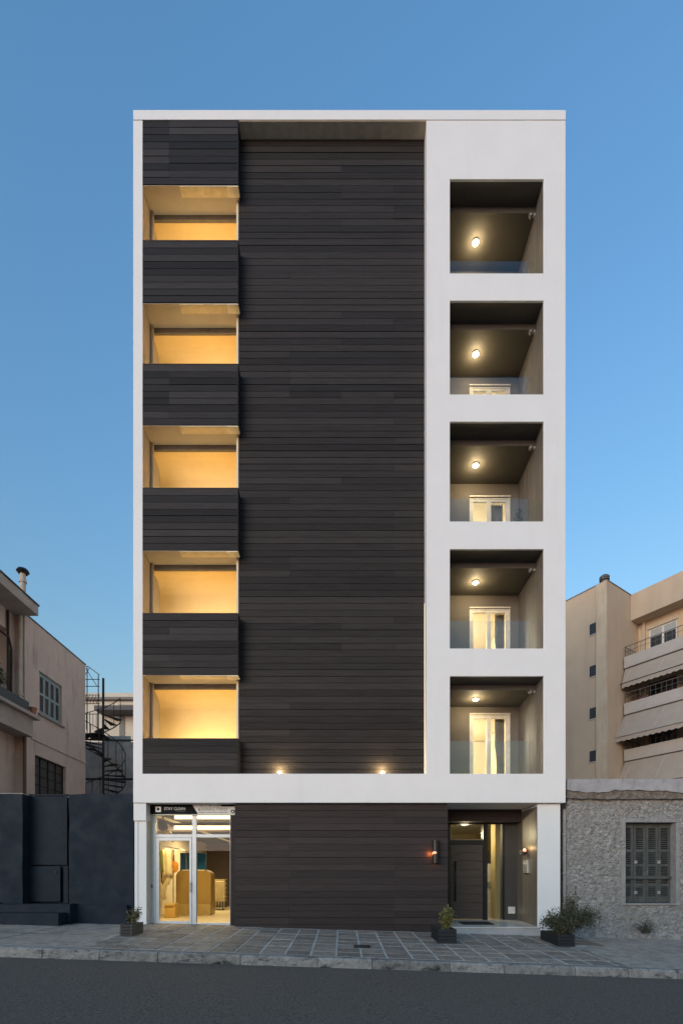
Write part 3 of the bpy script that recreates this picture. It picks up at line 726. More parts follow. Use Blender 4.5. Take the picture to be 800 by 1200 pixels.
# ------------------------------------------------------------------ shop sign
yg2 = .30
sgx0, sgx1 = X(176, yg2), X(275, yg2); sg0, sg1 = Z(955.4, yg2), Z(942.6, yg2)
t = thing('shop_sign', ((sgx0 + sgx1) / 2, yg2, sg0), 'black and white dry cleaner sign board above the lit shop door', 'sign')
one_box('board', SIGNW, t, sgx0, sgx1, yg2, yg2 + .02, sg0, sg1)
q = MB(); q.prism_xz([(sgx0 + .001, sg0 + .02), (X(232, yg2), sg0 + .02), (X(225, yg2), sg1 - .012), (sgx0 + .001, sg1 - .012)], yg2 - .003, yg2 - .0002)
q.prism_xz([(X(260, yg2), Z(945.4, yg2)), (sgx1 - .001, Z(945.4, yg2)), (sgx1 - .001, sg1 - .006), (X(257.5, yg2), sg1 - .006)], yg2 - .003, yg2 - .0002)
q.build('black_field', SIGNB, t)
def text(s, x0, x1, z, h, y, m, name, parent):
    cu = bpy.data.curves.new('t', 'FONT'); cu.body = s; cu.size = 1.0; cu.extrude = 0.0; cu.resolution_u = 3
    o = bpy.data.objects.new('t', cu); C.objects.link(o)
    bpy.context.view_layer.update()
    me = bpy.data.meshes.new_from_object(o.evaluated_get(bpy.context.evaluated_depsgraph_get()))
    bpy.data.objects.remove(o)
    vx = [v.co.x for v in me.vertices]; vy = [v.co.y for v in me.vertices]
    a, b, c, d = min(vx), max(vx), min(vy), max(vy)
    off = OFF[parent.name]
    for v in me.vertices:
        v.co = Vector((x0 + (v.co.x - a) / (b - a) * (x1 - x0), y, z + (v.co.y - c) / (d - c) * h)) - off
    me.materials.clear(); me.materials.append(m)
    r = bpy.data.objects.new(name, me); C.objects.link(r); r.parent = parent
    return r
text('STAY CLEAN', X(192.5, yg2), X(217, yg2), Z(949.6, yg2), .072, yg2 - .0045, LETTW, 'lettering', t)
text('ΚΑΘΑΡΙΣΤΗΡΙΟ', X(232.5, yg2), X(266, yg2), Z(950.2, yg2), .075, yg2 - .0015, LETTG, 'lettering', t)
q = MB()
rng = random.Random(2)
xx = X(233, yg2)
while xx < X(266, yg2):
    w = rng.uniform(.02, .07); q.box(xx, xx + w, yg2 - .0015, yg2 - .0005, Z(952.6, yg2), Z(951.9, yg2)); xx += w + .015
q.box(X(206, yg2), X(217, yg2), yg2 - .0045, yg2 - .0035, Z(951.3, yg2), Z(950.9, yg2))
for p in (236, 246.5, 255.5): q.prism_xz(arc_pts(X(p, yg2), Z(944.6, yg2), .018, 0, 2 * PI * 7 / 8, 7), yg2 - .0015, yg2 - .0005)
q.build('small_print', LETTG, t)
q = MB(); q.box(X(182.3, yg2), X(188.6, yg2), yg2 - .006, yg2 - .0035, Z(952, yg2), Z(945.6, yg2)); q.build('emblem', LETTW, t)
q = MB(); q.prism_xz(arc_pts(X(185.5, yg2), Z(948.6, yg2), .035, 0, 2 * PI * 11 / 12, 11), yg2 - .008, yg2 - .0065); q.build('emblem_mark', SIGNB, t)
ccx, ccz = X(272.6, yg2), Z(951.3, yg2)
q = MB(); q.prism_xz(arc_pts(ccx, ccz, .050, 0, 2 * PI * 15 / 16, 15), yg2 - .003, yg2 - .0005); q.build('round_emblem', SIGNB, t)
q = MB(); q.prism_xz([(ccx - .028, ccz - .02), (ccx + .028, ccz - .02), (ccx, ccz + .03)], yg2 - .0045, yg2 - .0032); q.build('emblem_triangle', LETTW, t)

# ------------------------------------------------------------------ things inside the shop
yc = 4.6
cx0, cx1 = X(206, yc), X(247, yc); cz0, cz1 = shz, Z(1020, yc)
t = thing('counter', ((cx0 + cx1) / 2, yc, cz0), 'tall golden rounded counter cabinet standing on the cream shop floor', 'counter')
r = .22
pts = [(cx0, cz0 + .02)] + [(cx1, cz0 + .02)] + arc_pts(cx1 - r, cz1 - r, r, 0, PI / 2, 6) + arc_pts(cx0 + r, cz1 - r, r, PI / 2, PI, 6)
q = MB(); q.prism_xz(pts, yc, yc + .55); q.build('body', GOLD, t, bevel=.012)
one_box('base_panel', mat('pale_gold_panel', (.55, .40, .15), rough=.35), t, cx0 + .01, cx1 - .01, yc - .02, yc - .002, cz0 + .001, cz0 + .38, bevel=.008)
q = MB(); q.prism_xz([(cx0 + r, cz1 - .03), (cx1 - r, cz1 - .03), (cx1 - r, cz1 + .015), (cx0 + r, cz1 + .015)], yc - .03, yc + .58); q.build('worktop', mat('cream_worktop', (.8, .72, .5), rough=.3), t, bevel=.006)
yt = 5.6
t = thing('teal_screen', (X(226, yt), yt, shz), 'teal panel screen standing behind the golden counter', 'screen')
for a, b in ((211, 225.7), (226, 241)):
    one_box('panel', TEAL, t, X(a, yt), X(b, yt), yt, yt + .05, .75, Z(1000, yt), bevel=.006)
q = MB(); q.box(X(213, yt), X(215, yt), yt + .01, yt + .04, shz, .75); q.box(X(237, yt), X(239, yt), yt + .01, yt + .04, shz, .75); q.build('legs', DARKM, t)
# wire cart
yk = 7.4
kx0, kx1 = X(247, yk), X(262.5, yk); kz0, kz1 = shz + .12, Z(1031, yk)
kz1 = max(kz1, shz + 1.05)
t = thing('wire_cart', ((kx0 + kx1) / 2, yk, shz), 'cream wire laundry cart on castors beside the golden counter', 'cart')
q = MB()
for z in lin(kz0 + .25, kz1, 5): q.box(kx0, kx1, yk, yk + .012, z - .012, z + .012); q.box(kx1 - .012, kx1, yk, yk + .5, z - .012, z + .012)
for x in lin(kx0, kx1, 5): q.box(x - .01, x + .01, yk - .006, yk + .006, kz0, kz1)
q.build('basket', WIRE, t)
one_box('laundry', mat('cream_laundry', (.6, .5, .3), (.5, .4, .22), scale=6, rough=.9), t, kx0 + .03, kx1 - .03, yk + .05, yk + .45, kz0 + .25, kz1 - .05, bevel=.05)
for x in (kx0 + .06, kx1 - .06):
    q = MB(); q.tube([(x - .02, yk + .03, shz + .06), (x + .02, yk + .03, shz + .06)], .058, 14); q.build('castor', BLACKP, t)
one_box('tray', DARKM, t, kx0, kx1, yk + .013, yk + .49, kz0, kz0 + .04)
# pressing machine corner: hose, carton, bag, rack, hanging clothes
yq = 3.4
t = thing('carton', (X(199, yq), yq, shz), 'ochre carton on the shop floor left of the golden counter', 'box')
one_box('body', OCHRE, t, X(192.5, yq), X(205, yq), yq, yq + .35, shz + .001, shz + .46, bevel=.01)
one_box('flap', mat('pale_carton', (.75, .55, .2), rough=.8), t, X(193, yq), X(204.5, yq), yq - .03, yq - .002, shz + .40, shz + .465, bevel=.004)
q = MB(); rng = random.Random(8)
hp = [(X(198, 3.5), 3.6, 1.62), (X(198.5, 3.5), 3.58, 1.45), (X(197, 3.5), 3.55, 1.28), (X(193, 3.5), 3.5, 1.05), (X(190.5, 3.5), 3.5, .8), (X(193, 3.5), 3.5, .62)]
q.tube(hp, [.075, .08, .08, .075, .08, .07], 12)
props(q.build('hose', HOSE, base=hp[0], smooth=True), 'thick cream flexible hose hanging by the left wall inside the shop', 'hose')
t = thing('orange_bag', (X(204, 3.9), 3.9, 1.25), 'orange laundry bag hanging behind the shop door glass', 'bag')
q = MB(); q.sphere((X(204, 3.9), 3.9, 1.66), .15, sx=.95, sy=.6, sz=1.3); q.build('sack', ORANGE, t, smooth=True)
q = MB(); q.tube([(X(204, 3.9), 3.9, 1.85), (X(204, 3.9), 3.9, 2.05)], .012, 6); q.build('strap', DARKM, t)
t = thing('clothes_rack', (X(196, 3.8), 3.8, shz), 'crowded clothes rack with hanging garments along the left shop wall', 'clothes rack')
q = MB()
q.tube([(X(186.5, 3), 3.0, shz), (X(186.5, 3), 3.0, 2.3), (X(186.5, 3) + .01, 5.6, 2.3), (X(186.5, 3) + .01, 5.6, shz)], .02, 8); q.tube([(X(203, 4.4), 4.4, shz), (X(203, 4.4), 4.4, 2.25)], .02, 8)
q.tube([(X(186.5, 3), 3.0, 2.3), (X(210, 4.4), 4.4, 2.28)], .018, 8)
q.build('rail', STEEL, t)
rng = random.Random(12)
gm = [HOSE, ORANGE, GREENW, CREAM, OCHRE, DARKM, WIRE, REDW, BEIGED, CREAM]
for k in range(10):
    yy = 3.05 + k * .17; xx = X(187.5, yy) + rng.uniform(.02, .2); zt_ = 2.22; L = rng.uniform(.45, 1.15)
    q = MB(); V = []
    for a in range(9):
        u = a / 8; w = .26
        V.append([q.bm.verts.new((xx + w * (u - .1) , yy + .03 * math.sin(u * 9 + k) + .02 * v, zt_ - .05 * abs(u - .5) * 2 - L * v / 5)) for v in range(6)])
    for a in range(8):
        for v in range(5): q.bm.faces.new((V[a][v], V[a][v + 1], V[a + 1][v + 1], V[a + 1][v]))
    o = q.build('garment', gm[k], t, smooth=True); sd = o.modifiers.new('cloth', 'SOLIDIFY'); sd.thickness = .02
t = thing('black_blower', (X(191, 1.0), 1.0, 2.35), 'round black blower hanging under the shop ceiling', 'blower')
q = MB(); q.sphere((X(191, 1.0), 1.0, 2.68), .14, sz=1.15); q.build('body', BLACKP, t, smooth=True)
q = MB(); q.tube([(X(191, 1.0), 1.0, 2.8), (X(191, 1.0), 1.0, 2.975)], .03, 10); q.tube([(X(191, 1), 1.0, 2.6), (X(199, 1.4), 1.4, 2.5), (X(202, 1.9), 1.9, 2.35)], [.07, .06, .05], 10); q.build('duct', HOSE, t, smooth=True)
STRIP = emission('lit_strip', (1, .80, .42), 2.6)
for k, (yy, zz) in enumerate(((.80, 2.9), (2.85, 2.78))):
    xa = X(205, yy) ; xb = X(270, yy) + .6
    zz = Z((958, 970)[k], yy)
    t = thing('strip_light', ((xa + xb) / 2, yy, zz), ('lit strip light nearest the shop window', 'lit strip light deeper in the shop ceiling')[k], 'strip light', 'strip lights in the shop ceiling')
    one_box('housing', FRAMEW, t, xa - .03, xb + .03, yy + .001, yy + .10, zz - .06, min(zz + .06, 2.97))
    one_box('tube', STRIP, t, xa, xb, yy - .02, yy - .0005, zz - .035, zz + .035)
# potted plant on the middle loggia
def leaves(q, pts, n, size, rng, spread, flat=0.4):
    for _ in range(n):
        p, d = rng.choice(pts)
        c = Vector(p) + Vector((rng.gauss(0, 1), rng.gauss(0, 1), rng.gauss(0, 1))) * spread
        s = size * rng.uniform(.6, 1.3)
        a = Vector((rng.gauss(0, 1), rng.gauss(0, 1), rng.gauss(0, 1) + flat)).normalized()
        b = a.cross(Vector((rng.gauss(0, 1), rng.gauss(0, 1), rng.gauss(0, 1)))).normalized()
        w = s * .38
        k = a.cross(b) * s * .12
        q.face((c - a * s * .5, c + b * w * .5 + k, c + a * s * .5, c - b * w * .5 + k))
def plant(name, base, label, cat, h, rx, ry, n_st, n_lf, lsize, lm, seed, lean=(0, 0), spread=.035, group=None, droop=0.0, low=.25):
    rng = random.Random(seed); bx, by, bz = base
    t = thing(name, base, label, cat, group)
    st = MB(); pts = []
    for k in range(n_st):
        a = rng.uniform(0, 2 * PI); r = math.sqrt(rng.random()); hh = h * rng.uniform(.45, 1.0) * (1 - .35 * r)
        ex_, ey_ = rx * r * math.cos(a) + lean[0] * hh / h, ry * r * math.sin(a) + lean[1] * hh / h
        s0 = Vector((bx + rng.uniform(-.25, .25) * rx, by + rng.uniform(-.25, .25) * ry, bz))
        path = []
        for j in range(7):
            u = j / 6
            p = Vector((s0.x + (bx + ex_ - s0.x) * u ** 1.3, s0.y + (by + ey_ - s0.y) * u ** 1.3, bz + hh * (u - droop * r * u * u)))
            p += Vector((rng.gauss(0, .012), rng.gauss(0, .012), 0)) * j / 3
            path.append(p)
            if u > low: pts.append((p, 0)); pts.append((p, 0)) if u > .6 else None
        st.tube(path, [.006 * (1 - .12 * j) for j in range(7)], 5)
    st.build('stems', TWIG, t)
    q = MB(); leaves(q, pts, n_lf, lsize, rng, spread); q.build('foliage', lm, t, recalc=False)
    return t
lz = Z(611) - .12
pp = thing('flower_pot', (X(607, .9), .9, lz), 'dark pot standing behind the glass of the middle loggia', 'pot')
q = MB(); q.tube([(X(607, .9), .9, lz), (X(607, .9), .9, lz + .36)], [.11, .15], 18); q.build('body', BLACKP, pp)
q = MB(); q.tube([(X(607, .9), .9, lz + .361), (X(607, .9), .9, lz + .37)], .13, 18); q.build('soil', SOIL, pp)
plant('potted_plant', (X(607, .9), .9, lz + .37), 'slender dark green plant in a pot on the middle loggia', 'plant', 1.15, .12, .12, 7, 160, .07, LEAF_GREEN, 31)

# ------------------------------------------------------------------ planters on the pavement
def planter(x0, x1, y0, y1, h, m, label, m_end=None):
    zz = min(ground_z(x0, y0), ground_z(x1, y0)) + .008; zg = zz
    t = thing('planter_box', ((x0 + x1) / 2, (y0 + y1) / 2, zz), label, 'planter', 'wooden planters on the pavement')
    q = MB(); n = 4; p = h / n
    for k in range(n):
        a, b = zz + k * p + .004, zz + (k + 1) * p - .004
        q.box(x0 + .02, x1 - .02, y0 + .001, y0 + .02, a, b)
    q.build('end_board', m_end or m, t, bevel=.003)
    q = MB()
    for k in range(n):
        a, b = zz + k * p + .004, zz + (k + 1) * p - .004
        q.box(x0 + .02, x1 - .02, y1 - .02, y1, a, b)
    q.build('end_board', m_end or m, t, bevel=.003)
    q = MB()
    for k in range(n):
        a, b = zz + k * p + .004, zz + (k + 1) * p - .004
        q.box(x0, x0 + .0195, y0, y1, a, b)
    q.build('side_board', m, t, bevel=.003)
    q = MB()
    for k in range(n):
        a, b = zz + k * p + .004, zz + (k + 1) * p - .004
        q.box(x1 - .0195, x1, y0, y1, a, b)
    q.build('side_board', m, t, bevel=.003)
    q = MB(); q.box(x0 + .022, x1 - .022, y0 + .022, y1 - .022, zz, zz + h - .05); q.build('soil', SOIL, t)
    q = MB()
    for (a, b) in ((x0 + .021, y0 + .021), (x1 - .05, y0 + .021), (x0 + .021, y1 - .05), (x1 - .05, y1 - .05)): q.box(a, a + .028, b, b + .028, zz, zz + h - .01)
    q.build('corner_posts', m_end or m, t)
    return zz + h - .05
xp0, xp1 = X(140, -1.9), X(154.3, -1.9)
zt_ = planter(xp0, xp1, -1.9, -1.3, .26, BOXG, 'small weathered grey wooden planter beside the white shop pillar', BOXD)
plant('shrub', ((xp0 + xp1) / 2 + .03, -1.6, zt_), 'thin yellowish shrub in the small grey planter by the shop', 'shrub', .52, .15, .22, 20, 650, .05, LEAF_PALE, 4, spread=.03)
xp0, xp1 = X(513.7, -1.5), X(534.8, -1.5)
zt_ = planter(xp0, xp1, -1.5, -.6, .32, BOXB, 'black slatted planter at the left of the entrance step')
plant('shrub', ((xp0 + xp1) / 2 + .03, -1.2, zt_), 'bright yellow-green leafy shrub in the black planter by the entrance', 'shrub', .60, .17, .22, 26, 900, .055, LEAF_VAR, 6, spread=.035, low=.05)
xp0, xp1 = X(653.5, -1.4), X(673.5, -1.4)
zt_ = planter(xp0, xp1, -1.4, -.45, .27, BOXB, 'low black planter at the foot of the right white pillar')
plant('bush', ((xp0 + xp1) / 2 + .10, -.95, zt_), 'large sprawling grey-green bush in the low black planter', 'bush', 1.12, .62, .36, 85, 8500, .052, LEAF_OLIVE, 9, lean=(.32, 0), spread=.055, droop=.42, low=.10)

# ------------------------------------------------------------------ navy wall, gate, steps (left)
nx0 = -14.0; nz1 = Z(930.5, .1)
wall = thing('boundary_wall', (X(115, .1), .1, ground_z(X(115, .1), .1)), 'dark navy painted street wall left of the white building', 'wall')
def rough_block(q, x0, x1, y0, y1, z0, z1, amp, seed, step=.12):
    nx = max(2, int((x1 - x0) / step)); nz = max(2, int((z1 - z0) / step))
    F_ = [[None] * (nz + 1) for _ in range(nx + 1)]; B_ = [[None] * (nz + 1) for _ in range(nx + 1)]
    for i in range(nx + 1):
        for j in range(nz + 1):
            x = x0 + (x1 - x0) * i / nx; z = z0 + (z1 - z0) * j / nz
            w = amp * noise.noise((x * 2.3, z * 2.3, seed))
            zz = z + (amp * 1.6 * noise.noise((x * 1.7, seed, 5)) if j == nz else 0)
            xx = x + (amp * noise.noise((seed, z * 1.7, 9)) if i in (0, nx) else 0)
            F_[i][j] = q.bm.verts.new((xx, y0 + w, zz)); B_[i][j] = q.bm.verts.new((xx, y1, zz))
    for i in range(nx):
        for j in range(nz):
            q.bm.faces.new((F_[i][j], F_[i + 1][j], F_[i + 1][j + 1], F_[i][j + 1])); q.bm.faces.new((B_[i][j], B_[i][j + 1], B_[i + 1][j + 1], B_[i + 1][j]))
    for i in range(nx):
        q.bm.faces.new((F_[i][nz], F_[i + 1][nz], B_[i + 1][nz], B_[i][nz])); q.bm.faces.new((F_[i][0], B_[i][0], B_[i + 1][0], F_[i + 1][0]))
    for j in range(nz):
        q.bm.faces.new((F_[0][j], F_[0][j + 1], B_[0][j + 1], B_[0][j])); q.bm.faces.new((F_[nx][j], B_[nx][j], B_[nx][j + 1], F_[nx][j + 1]))
q = MB(); rough_block(q, X(80, .1), X(156.5, .1), .12, .50, 0.0, nz1, .018, 1.0); q.build('wall_face', NAVY, wall, smooth=False, bevel=.01)
q = MB(); rough_block(q, nx0, X(26.3, .1), .10, .50, 0.0, nz1 + .005, .016, 4.0); q.build('wall_face', NAVY, wall, bevel=.01)
q = MB(); rough_block(q, X(74, 0), X(148.5, 0), 0.0, .15, -.2, Z(1061, .05), .010, 7.0); q.build('plinth', NAVY, wall, bevel=.01)
q = MB(); rough_block(q, nx0, X(-2, 0), 0.02, .15, -.2, Z(1058, .05), .010, 8.0); q.build('plinth', NAVY, wall, bevel=.01)
q = MB()
for k in range(16):
    a = nx0 + (X(25.5, .1) - nx0) * k / 16; b = nx0 + (X(25.5, .1) - nx0) * (k + 1) / 16
    q.box(a, b, .13, .47, nz1 - .006, nz1 + .022)
q.build('mortar_coping', mat('pale_mortar', (.42, .40, .38), (.25, .24, .23), scale=9, rough=.9), wall)
# gate in the recess
yga = .42
gt = thing('metal_gate', (X(55, yga), yga, ground_z(-7, 0)), 'dark navy metal gate panels in the recess of the street wall', 'gate')
q = MB()
q.box(X(26.5, yga), X(32.5, yga), yga + .05, yga + .10, 0, nz1 - .02)  # black strip set in as the shade beside the left pier
q.build('shade_strip', mat('gate_shade_black', (.006, .007, .008), rough=.7), gt)
one_box('back_sheet', NAVYM, gt, X(26.6, yga), X(84, yga), yga + .101, yga + .12, -.1, nz1 - .03)
one_box('upper_panel', NAVYM, gt, X(33, yga), X(78.6, yga), yga, yga + .04, Z(1014, yga), Z(933.5, yga), bevel=.006)
one_box('lower_panel', NAVYM, gt, X(33.6, yga), X(71.5, yga), yga - .03, yga + .02, Z(1057, yga), Z(1015.5, yga), bevel=.006)
one_box('side_panel', NAVYM, gt, X(74, yga), X(79.5, yga), yga + .01, yga + .05, Z(1059, yga), Z(1015, yga), bevel=.004)
one_box('top_rail', NAVYM, gt, X(33, yga), X(79.5, yga), yga - .015, yga + .05, Z(933, yga), Z(931, yga), bevel=.004)
q = MB(); q.tube([(X(66.5, yga), yga - .031, Z(1022, yga)), (X(66.5, yga), yga - .055, Z(1022, yga))], .02, 10); q.build('latch', DARKM, gt)
# steps
st = thing('stone_steps', (X(40, -.3), -.3, ground_z(X(40, -.3), -.3)), 'two dark navy painted steps leading to the metal gate', 'steps')
q = MB(); rough_block(q, X(-30, -.25), X(82, -.25), -.25, .30, -.1, Z(1060, -.25), .010, 2.0); q.build('upper_step', NAVY, st, bevel=.012)
q = MB(); rough_block(q, X(-14, -.6), X(68.5, -.6), -.60, -.26, -.1, Z(1070.5, -.6), .010, 3.0); q.build('lower_step', NAVY, st, bevel=.012)

# ------------------------------------------------------------------ old beige house (left)
d1 = 15.0; y1h = 3.0; xw = -371 * d1 / F; y2h = 6.55; ztop = 9.42; xB = -382 * d1 / F
hs = thing('old_house', (xw - 3, y1h + 1.5, 0), 'old beige stucco house with flat roof overhang and balcony behind the navy wall', 'house')
def hz(py, px): return ZC + (HOR - py) * (xw * F / (px - 400)) / F
def hy(px): return xw * F / (px - 400) - D
wy0, wy1 = hy(46), hy(72.5); wz0, wz1 = 6.60, 7.98
ly0, ly1 = hy(41), hy(77); lz0, lz1 = 3.4, 5.22
# rear volume with window openings in its street-side flank
q = MB()
ysl = [y1h, ly0, wy0, wy1, ly1, y2h]; zsl = [-.5, lz0, lz1, wz0, wz1, ztop]
def hsolid(i, j):
    if j == 1 and 1 <= i <= 3: return False
    if j == 3 and i == 2: return False
    return True
q.slab(ysl, zsl, hsolid, 0, .3)
for v in q.bm.verts: v.co = Vector((xw - v.co.y, v.co.x, v.co.z))
hw = q.build('side_wall', BEIGE, hs)
q = MB(); q.box(xw - 6, xw - .301, y1h, y1h + .3, -.5, ztop); q.box(xw - 6, xw - .301, y2h - .3, y2h, -.5, ztop); q.build('end_walls', BEIGE, hs)
q = MB(); q.box(xw - 6, xw + .02, y1h - .02, y2h + .03, ztop, ztop + .035); q.build('roof_edge', DARKM, hs)
q = MB(); q.box(xw, xw + .035, y1h + .3, y2h, 5.66, 5.73); q.build('string_course', BEIGE, hs)
# front volume, wall with recess, roof slab, balcony
q = MB(); q.box(xB - 5, xB, .7, y1h - .002, -.5, 6.0); q.box(xB - 5, xB - .35, .7, y1h - .002, 6.0, 9.7); q.box(xB - .349, xB, y1h - .35, y1h - .002, 6.0, 9.7)
q.box(xB - .349, xB, .7, y1h - .351, 8.75, 9.7)
q.build('front_wall', BEIGE, hs)
xs_ = -355 * d1 / F
zr0 = ZC + (HOR - 722) * d1 / F; zr1 = ZC + (HOR - 713) * d1 / F
q = MB(); q.box(xB - 5.5, xs_, -.2, y1h - .001, zr0, zr1 + .06); ra = q.build('roof_slab', mat('roof_slab_render', (.42, .36, .31), (.33, .28, .24), scale=3, rough=.85, bump=.003), hs)
one_box('flashing', DARKM, ra, xB - 5.5, xs_ + .03, -.23, y1h + .02, zr1 + .061, zr1 + .10)
zb1 = 6.27; zb0_ = 5.62
q = MB(); q.box(xB - .2, xs_ - .16, -.2, y1h - .003, zb0_, zb1 - .10); q.box(xB - .2, xs_, -.2, y1h + .12, zb1 - .099, zb1); q.build('balcony', mat('balcony_render', (.42, .355, .31), (.34, .285, .25), scale=2.5, rough=.85, bump=.003), hs)
q = MB(); q.tube([(xs_ - .5, -.2, 8.4), (xs_ - .5, 2.4, 8.4), (xB + .05, 2.75, 8.2), (xB + .03, 2.75, 6.3)], .03, 8); q.build('awning_bar', RUST, hs)
# window with four shutter leaves
def shutter_window(y0, y1, z0, z1, leaves_n, m_frame, m_louv, inset, name, parent):
    q = MB(); xx = xw - inset
    w = .05
    q.box(xx - .05, xx, y0 + .002, y0 + w, z0 + .002, z1 - .002); q.box(xx - .05, xx, y1 - w, y1 - .002, z0 + .002, z1 - .002)
    q.box(xx - .05, xx, y0 + w, y1 - w, z1 - w, z1 - .002); q.box(xx - .05, xx, y0 + w, y1 - w, z0 + .002, z0 + w)
    o = q.build(name, m_frame, parent)
    L = (y1 - y0 - 2 * w) / leaves_n
    for k in range(leaves_n):
        a = y0 + w + k * L + .004; b = a + L - .008; s = .05
        q = MB(); x0, x1 = xx - .035, xx + .012
        q.box(x0, x1, a, a + s, z0 + w + .003, z1 - w - .003); q.box(x0, x1, b - s, b, z0 + w + .003, z1 - w - .003)
        for zz in (z0 + w + .003, (z0 + z1) / 2 - .04, z1 - w - .083): q.box(x0, x1, a + s, b - s, zz, zz + .08)
        lf = q.build('shutter', m_frame, o)
    q = MB(); n = 26
    for j in range(n):
        zz = z0 + w + .02 + (z1 - z0 - 2 * w - .04) * j / n
        q.hexa([(xx - .03, y0 + w, zz + .02), (xx + .002, y0 + w, zz), (xx + .002, y1 - w, zz), (xx - .03, y1 - w, zz + .02),
                (xx - .03, y0 + w, zz + .03), (xx + .002, y0 + w, zz + .01), (xx + .002, y1 - w, zz + .01), (xx - .03, y1 - w, zz + .03)])
    q.build('louvres', m_louv, o)
    return o
w1 = shutter_window(wy0, wy1, wz0, wz1, 4, SHUT, SHUTD, .06, 'window', hs)
one_box('sill', mat('stone_sill', (.30, .24, .2), rough=.85), w1, xw - .1, xw + .07, wy0 - .08, wy1 + .10, wz0 - .05, wz0)
q = MB(); xx = xw - .12
q.box(xx - .05, xx, ly0, ly1, lz0, lz1); w2 = q.build('window', DARKW, hs)
q = MB()
for yy in lin(ly0, ly1, 4): q.box(xx + .001, xx + .03, yy - .02, yy + .02, lz0, lz1)
for zz in lin(lz0, lz1, 6): q.box(xx + .002, xx + .025, ly0, ly1, zz - .015, zz + .015)
q.build('bars', RUST, w2)
# pipes
q = MB(); q.tube([(xw + .05, y1h - .08, -.3), (xw + .05, y1h - .08, 6.2)], .05, 10); q.build('rain_pipe', BEIGED, hs)
q = MB(); xx, yy = xw - .05, y1h - .12
q.tube([(xx, yy, 6.3), (xx, yy, 9.3)], .055, 10); q.tube([(xx, yy, 6.72), (xx, yy, 6.8)], .085, 10); q.tube([(xx, yy, 6.86), (xx, yy, 6.92)], .085, 10); q.build('rain_pipe', PIPE, hs)
q = MB(); q.tube([(xB + .05, y1h - .4, 6.3), (xB + .05, y1h - .4, 9.3)], .035, 8); q.build('rain_pipe', RUST, hs)
# flue on the roof
fx, fy = (26.8 - 400) * 15.6 / F, 3.6
q = MB(); zf0 = ztop; zf1 = ZC + (HOR - 672) * 15.6 / F
q.tube([(fx, fy, zf0), (fx, fy, zf1)], .085, 14); q.tube([(fx, fy, zf1 - .30), (fx, fy, zf1 - .22)], .11, 14); fl_ = q.build('flue', PIPE, hs)
q = MB(); q.tube([(fx, fy, zf1 - .02), (fx, fy, zf1 + .05), (fx, fy, zf1 + .12)], [.13, .19, .15], 16); q.build('flue_cap', DARKM, fl_)
# flower trough and plant on the balcony
tx = xs_ - .26
t = thing('flower_trough', (tx, 1.6, zb1), 'black flower trough on the ledge of the old beige house balcony', 'trough')
one_box('box', BLACKP, t, tx - .14, tx + .14, .2, 2.75, zb1 + .001, zb1 + .34, bevel=.01)
one_box('soil', SOIL, t, tx - .11, tx + .11, .23, 2.72, zb1 + .3405, zb1 + .345)
plant('balcony_plant', (tx - .1, 1.65, zb1 + .345), 'leafy green plant growing on the old beige house balcony', 'plant', .75, .25, .5, 18, 520, .09, LEAF_GREEN, 51, spread=.06)
t = thing('clay_pot', (xs_ - .13, 2.95, zb1), 'small terracotta pot at the corner of the old house balcony', 'pot')
q = MB(); q.tube([(xs_ - .13, 2.95, zb1 + .001), (xs_ - .13, 2.95, zb1 + .2)], [.07, .1], 14); q.build('body', mat('terracotta', (.36, .16, .09), rough=.85), t)
q = MB(); q.tube([(xs_ - .13, 2.95, zb1 + .201), (xs_ - .13, 2.95, zb1 + .24)], .112, 14); q.build('rim', MATS['terracotta'], t)

# ------------------------------------------------------------------ spiral staircase
ysr = 7.6; ds = D + ysr
def spx(px): return (px - 400) * ds / F
def spz(py): return ZC + (HOR - py) * ds / F
cx, cy = spx(121), ysr
sp = thing('spiral_staircase', (cx, cy, 3.0), 'black iron spiral staircase between the beige house and the white building', 'staircase')
q = MB(); q.tube([(cx, cy, 3.0), (cx, cy, spz(795))], .045, 10); q.build('pole', RUST, sp)
nst = 22; z_a, z_b = 4.2, spz(838)
R_ = .82
trd = MB(); bal = MB(); hand = MB(); hp = []; sh_ = []
for k in range(nst):
    a = PI * 1.0 - k * (2 * PI * 1.35 / nst) - .2
    a0, a1 = a - .17, a + .17
    z = z_a + (z_b - z_a) * k / (nst - 1)
    trd.prism_xy([(cx + .04 * math.cos(a0), cy + .04 * math.sin(a0)), (cx + R_ * math.cos(a0), cy + R_ * math.sin(a0)), (cx + R_ * math.cos(a1), cy + R_ * math.sin(a1)), (cx + .04 * math.cos(a1), cy + .04 * math.sin(a1))], z, z + .035)
    bal.tube([(cx + R_ * math.cos(a), cy + R_ * math.sin(a), z - .1), (cx + R_ * math.cos(a), cy + R_ * math.sin(a), z + .95)], .013, 6)
    hp.append((cx + R_ * math.cos(a), cy + R_ * math.sin(a), z + .95)); sh_.append((cx + R_ * math.cos(a), cy + R_ * math.sin(a), z - .08))
trd.build('treads', RUST, sp); bal.build('balusters', RUST, sp); hand.tube(hp, .018, 6); hand.tube(sh_, .022, 6); hand.build('handrail', RUST, sp)
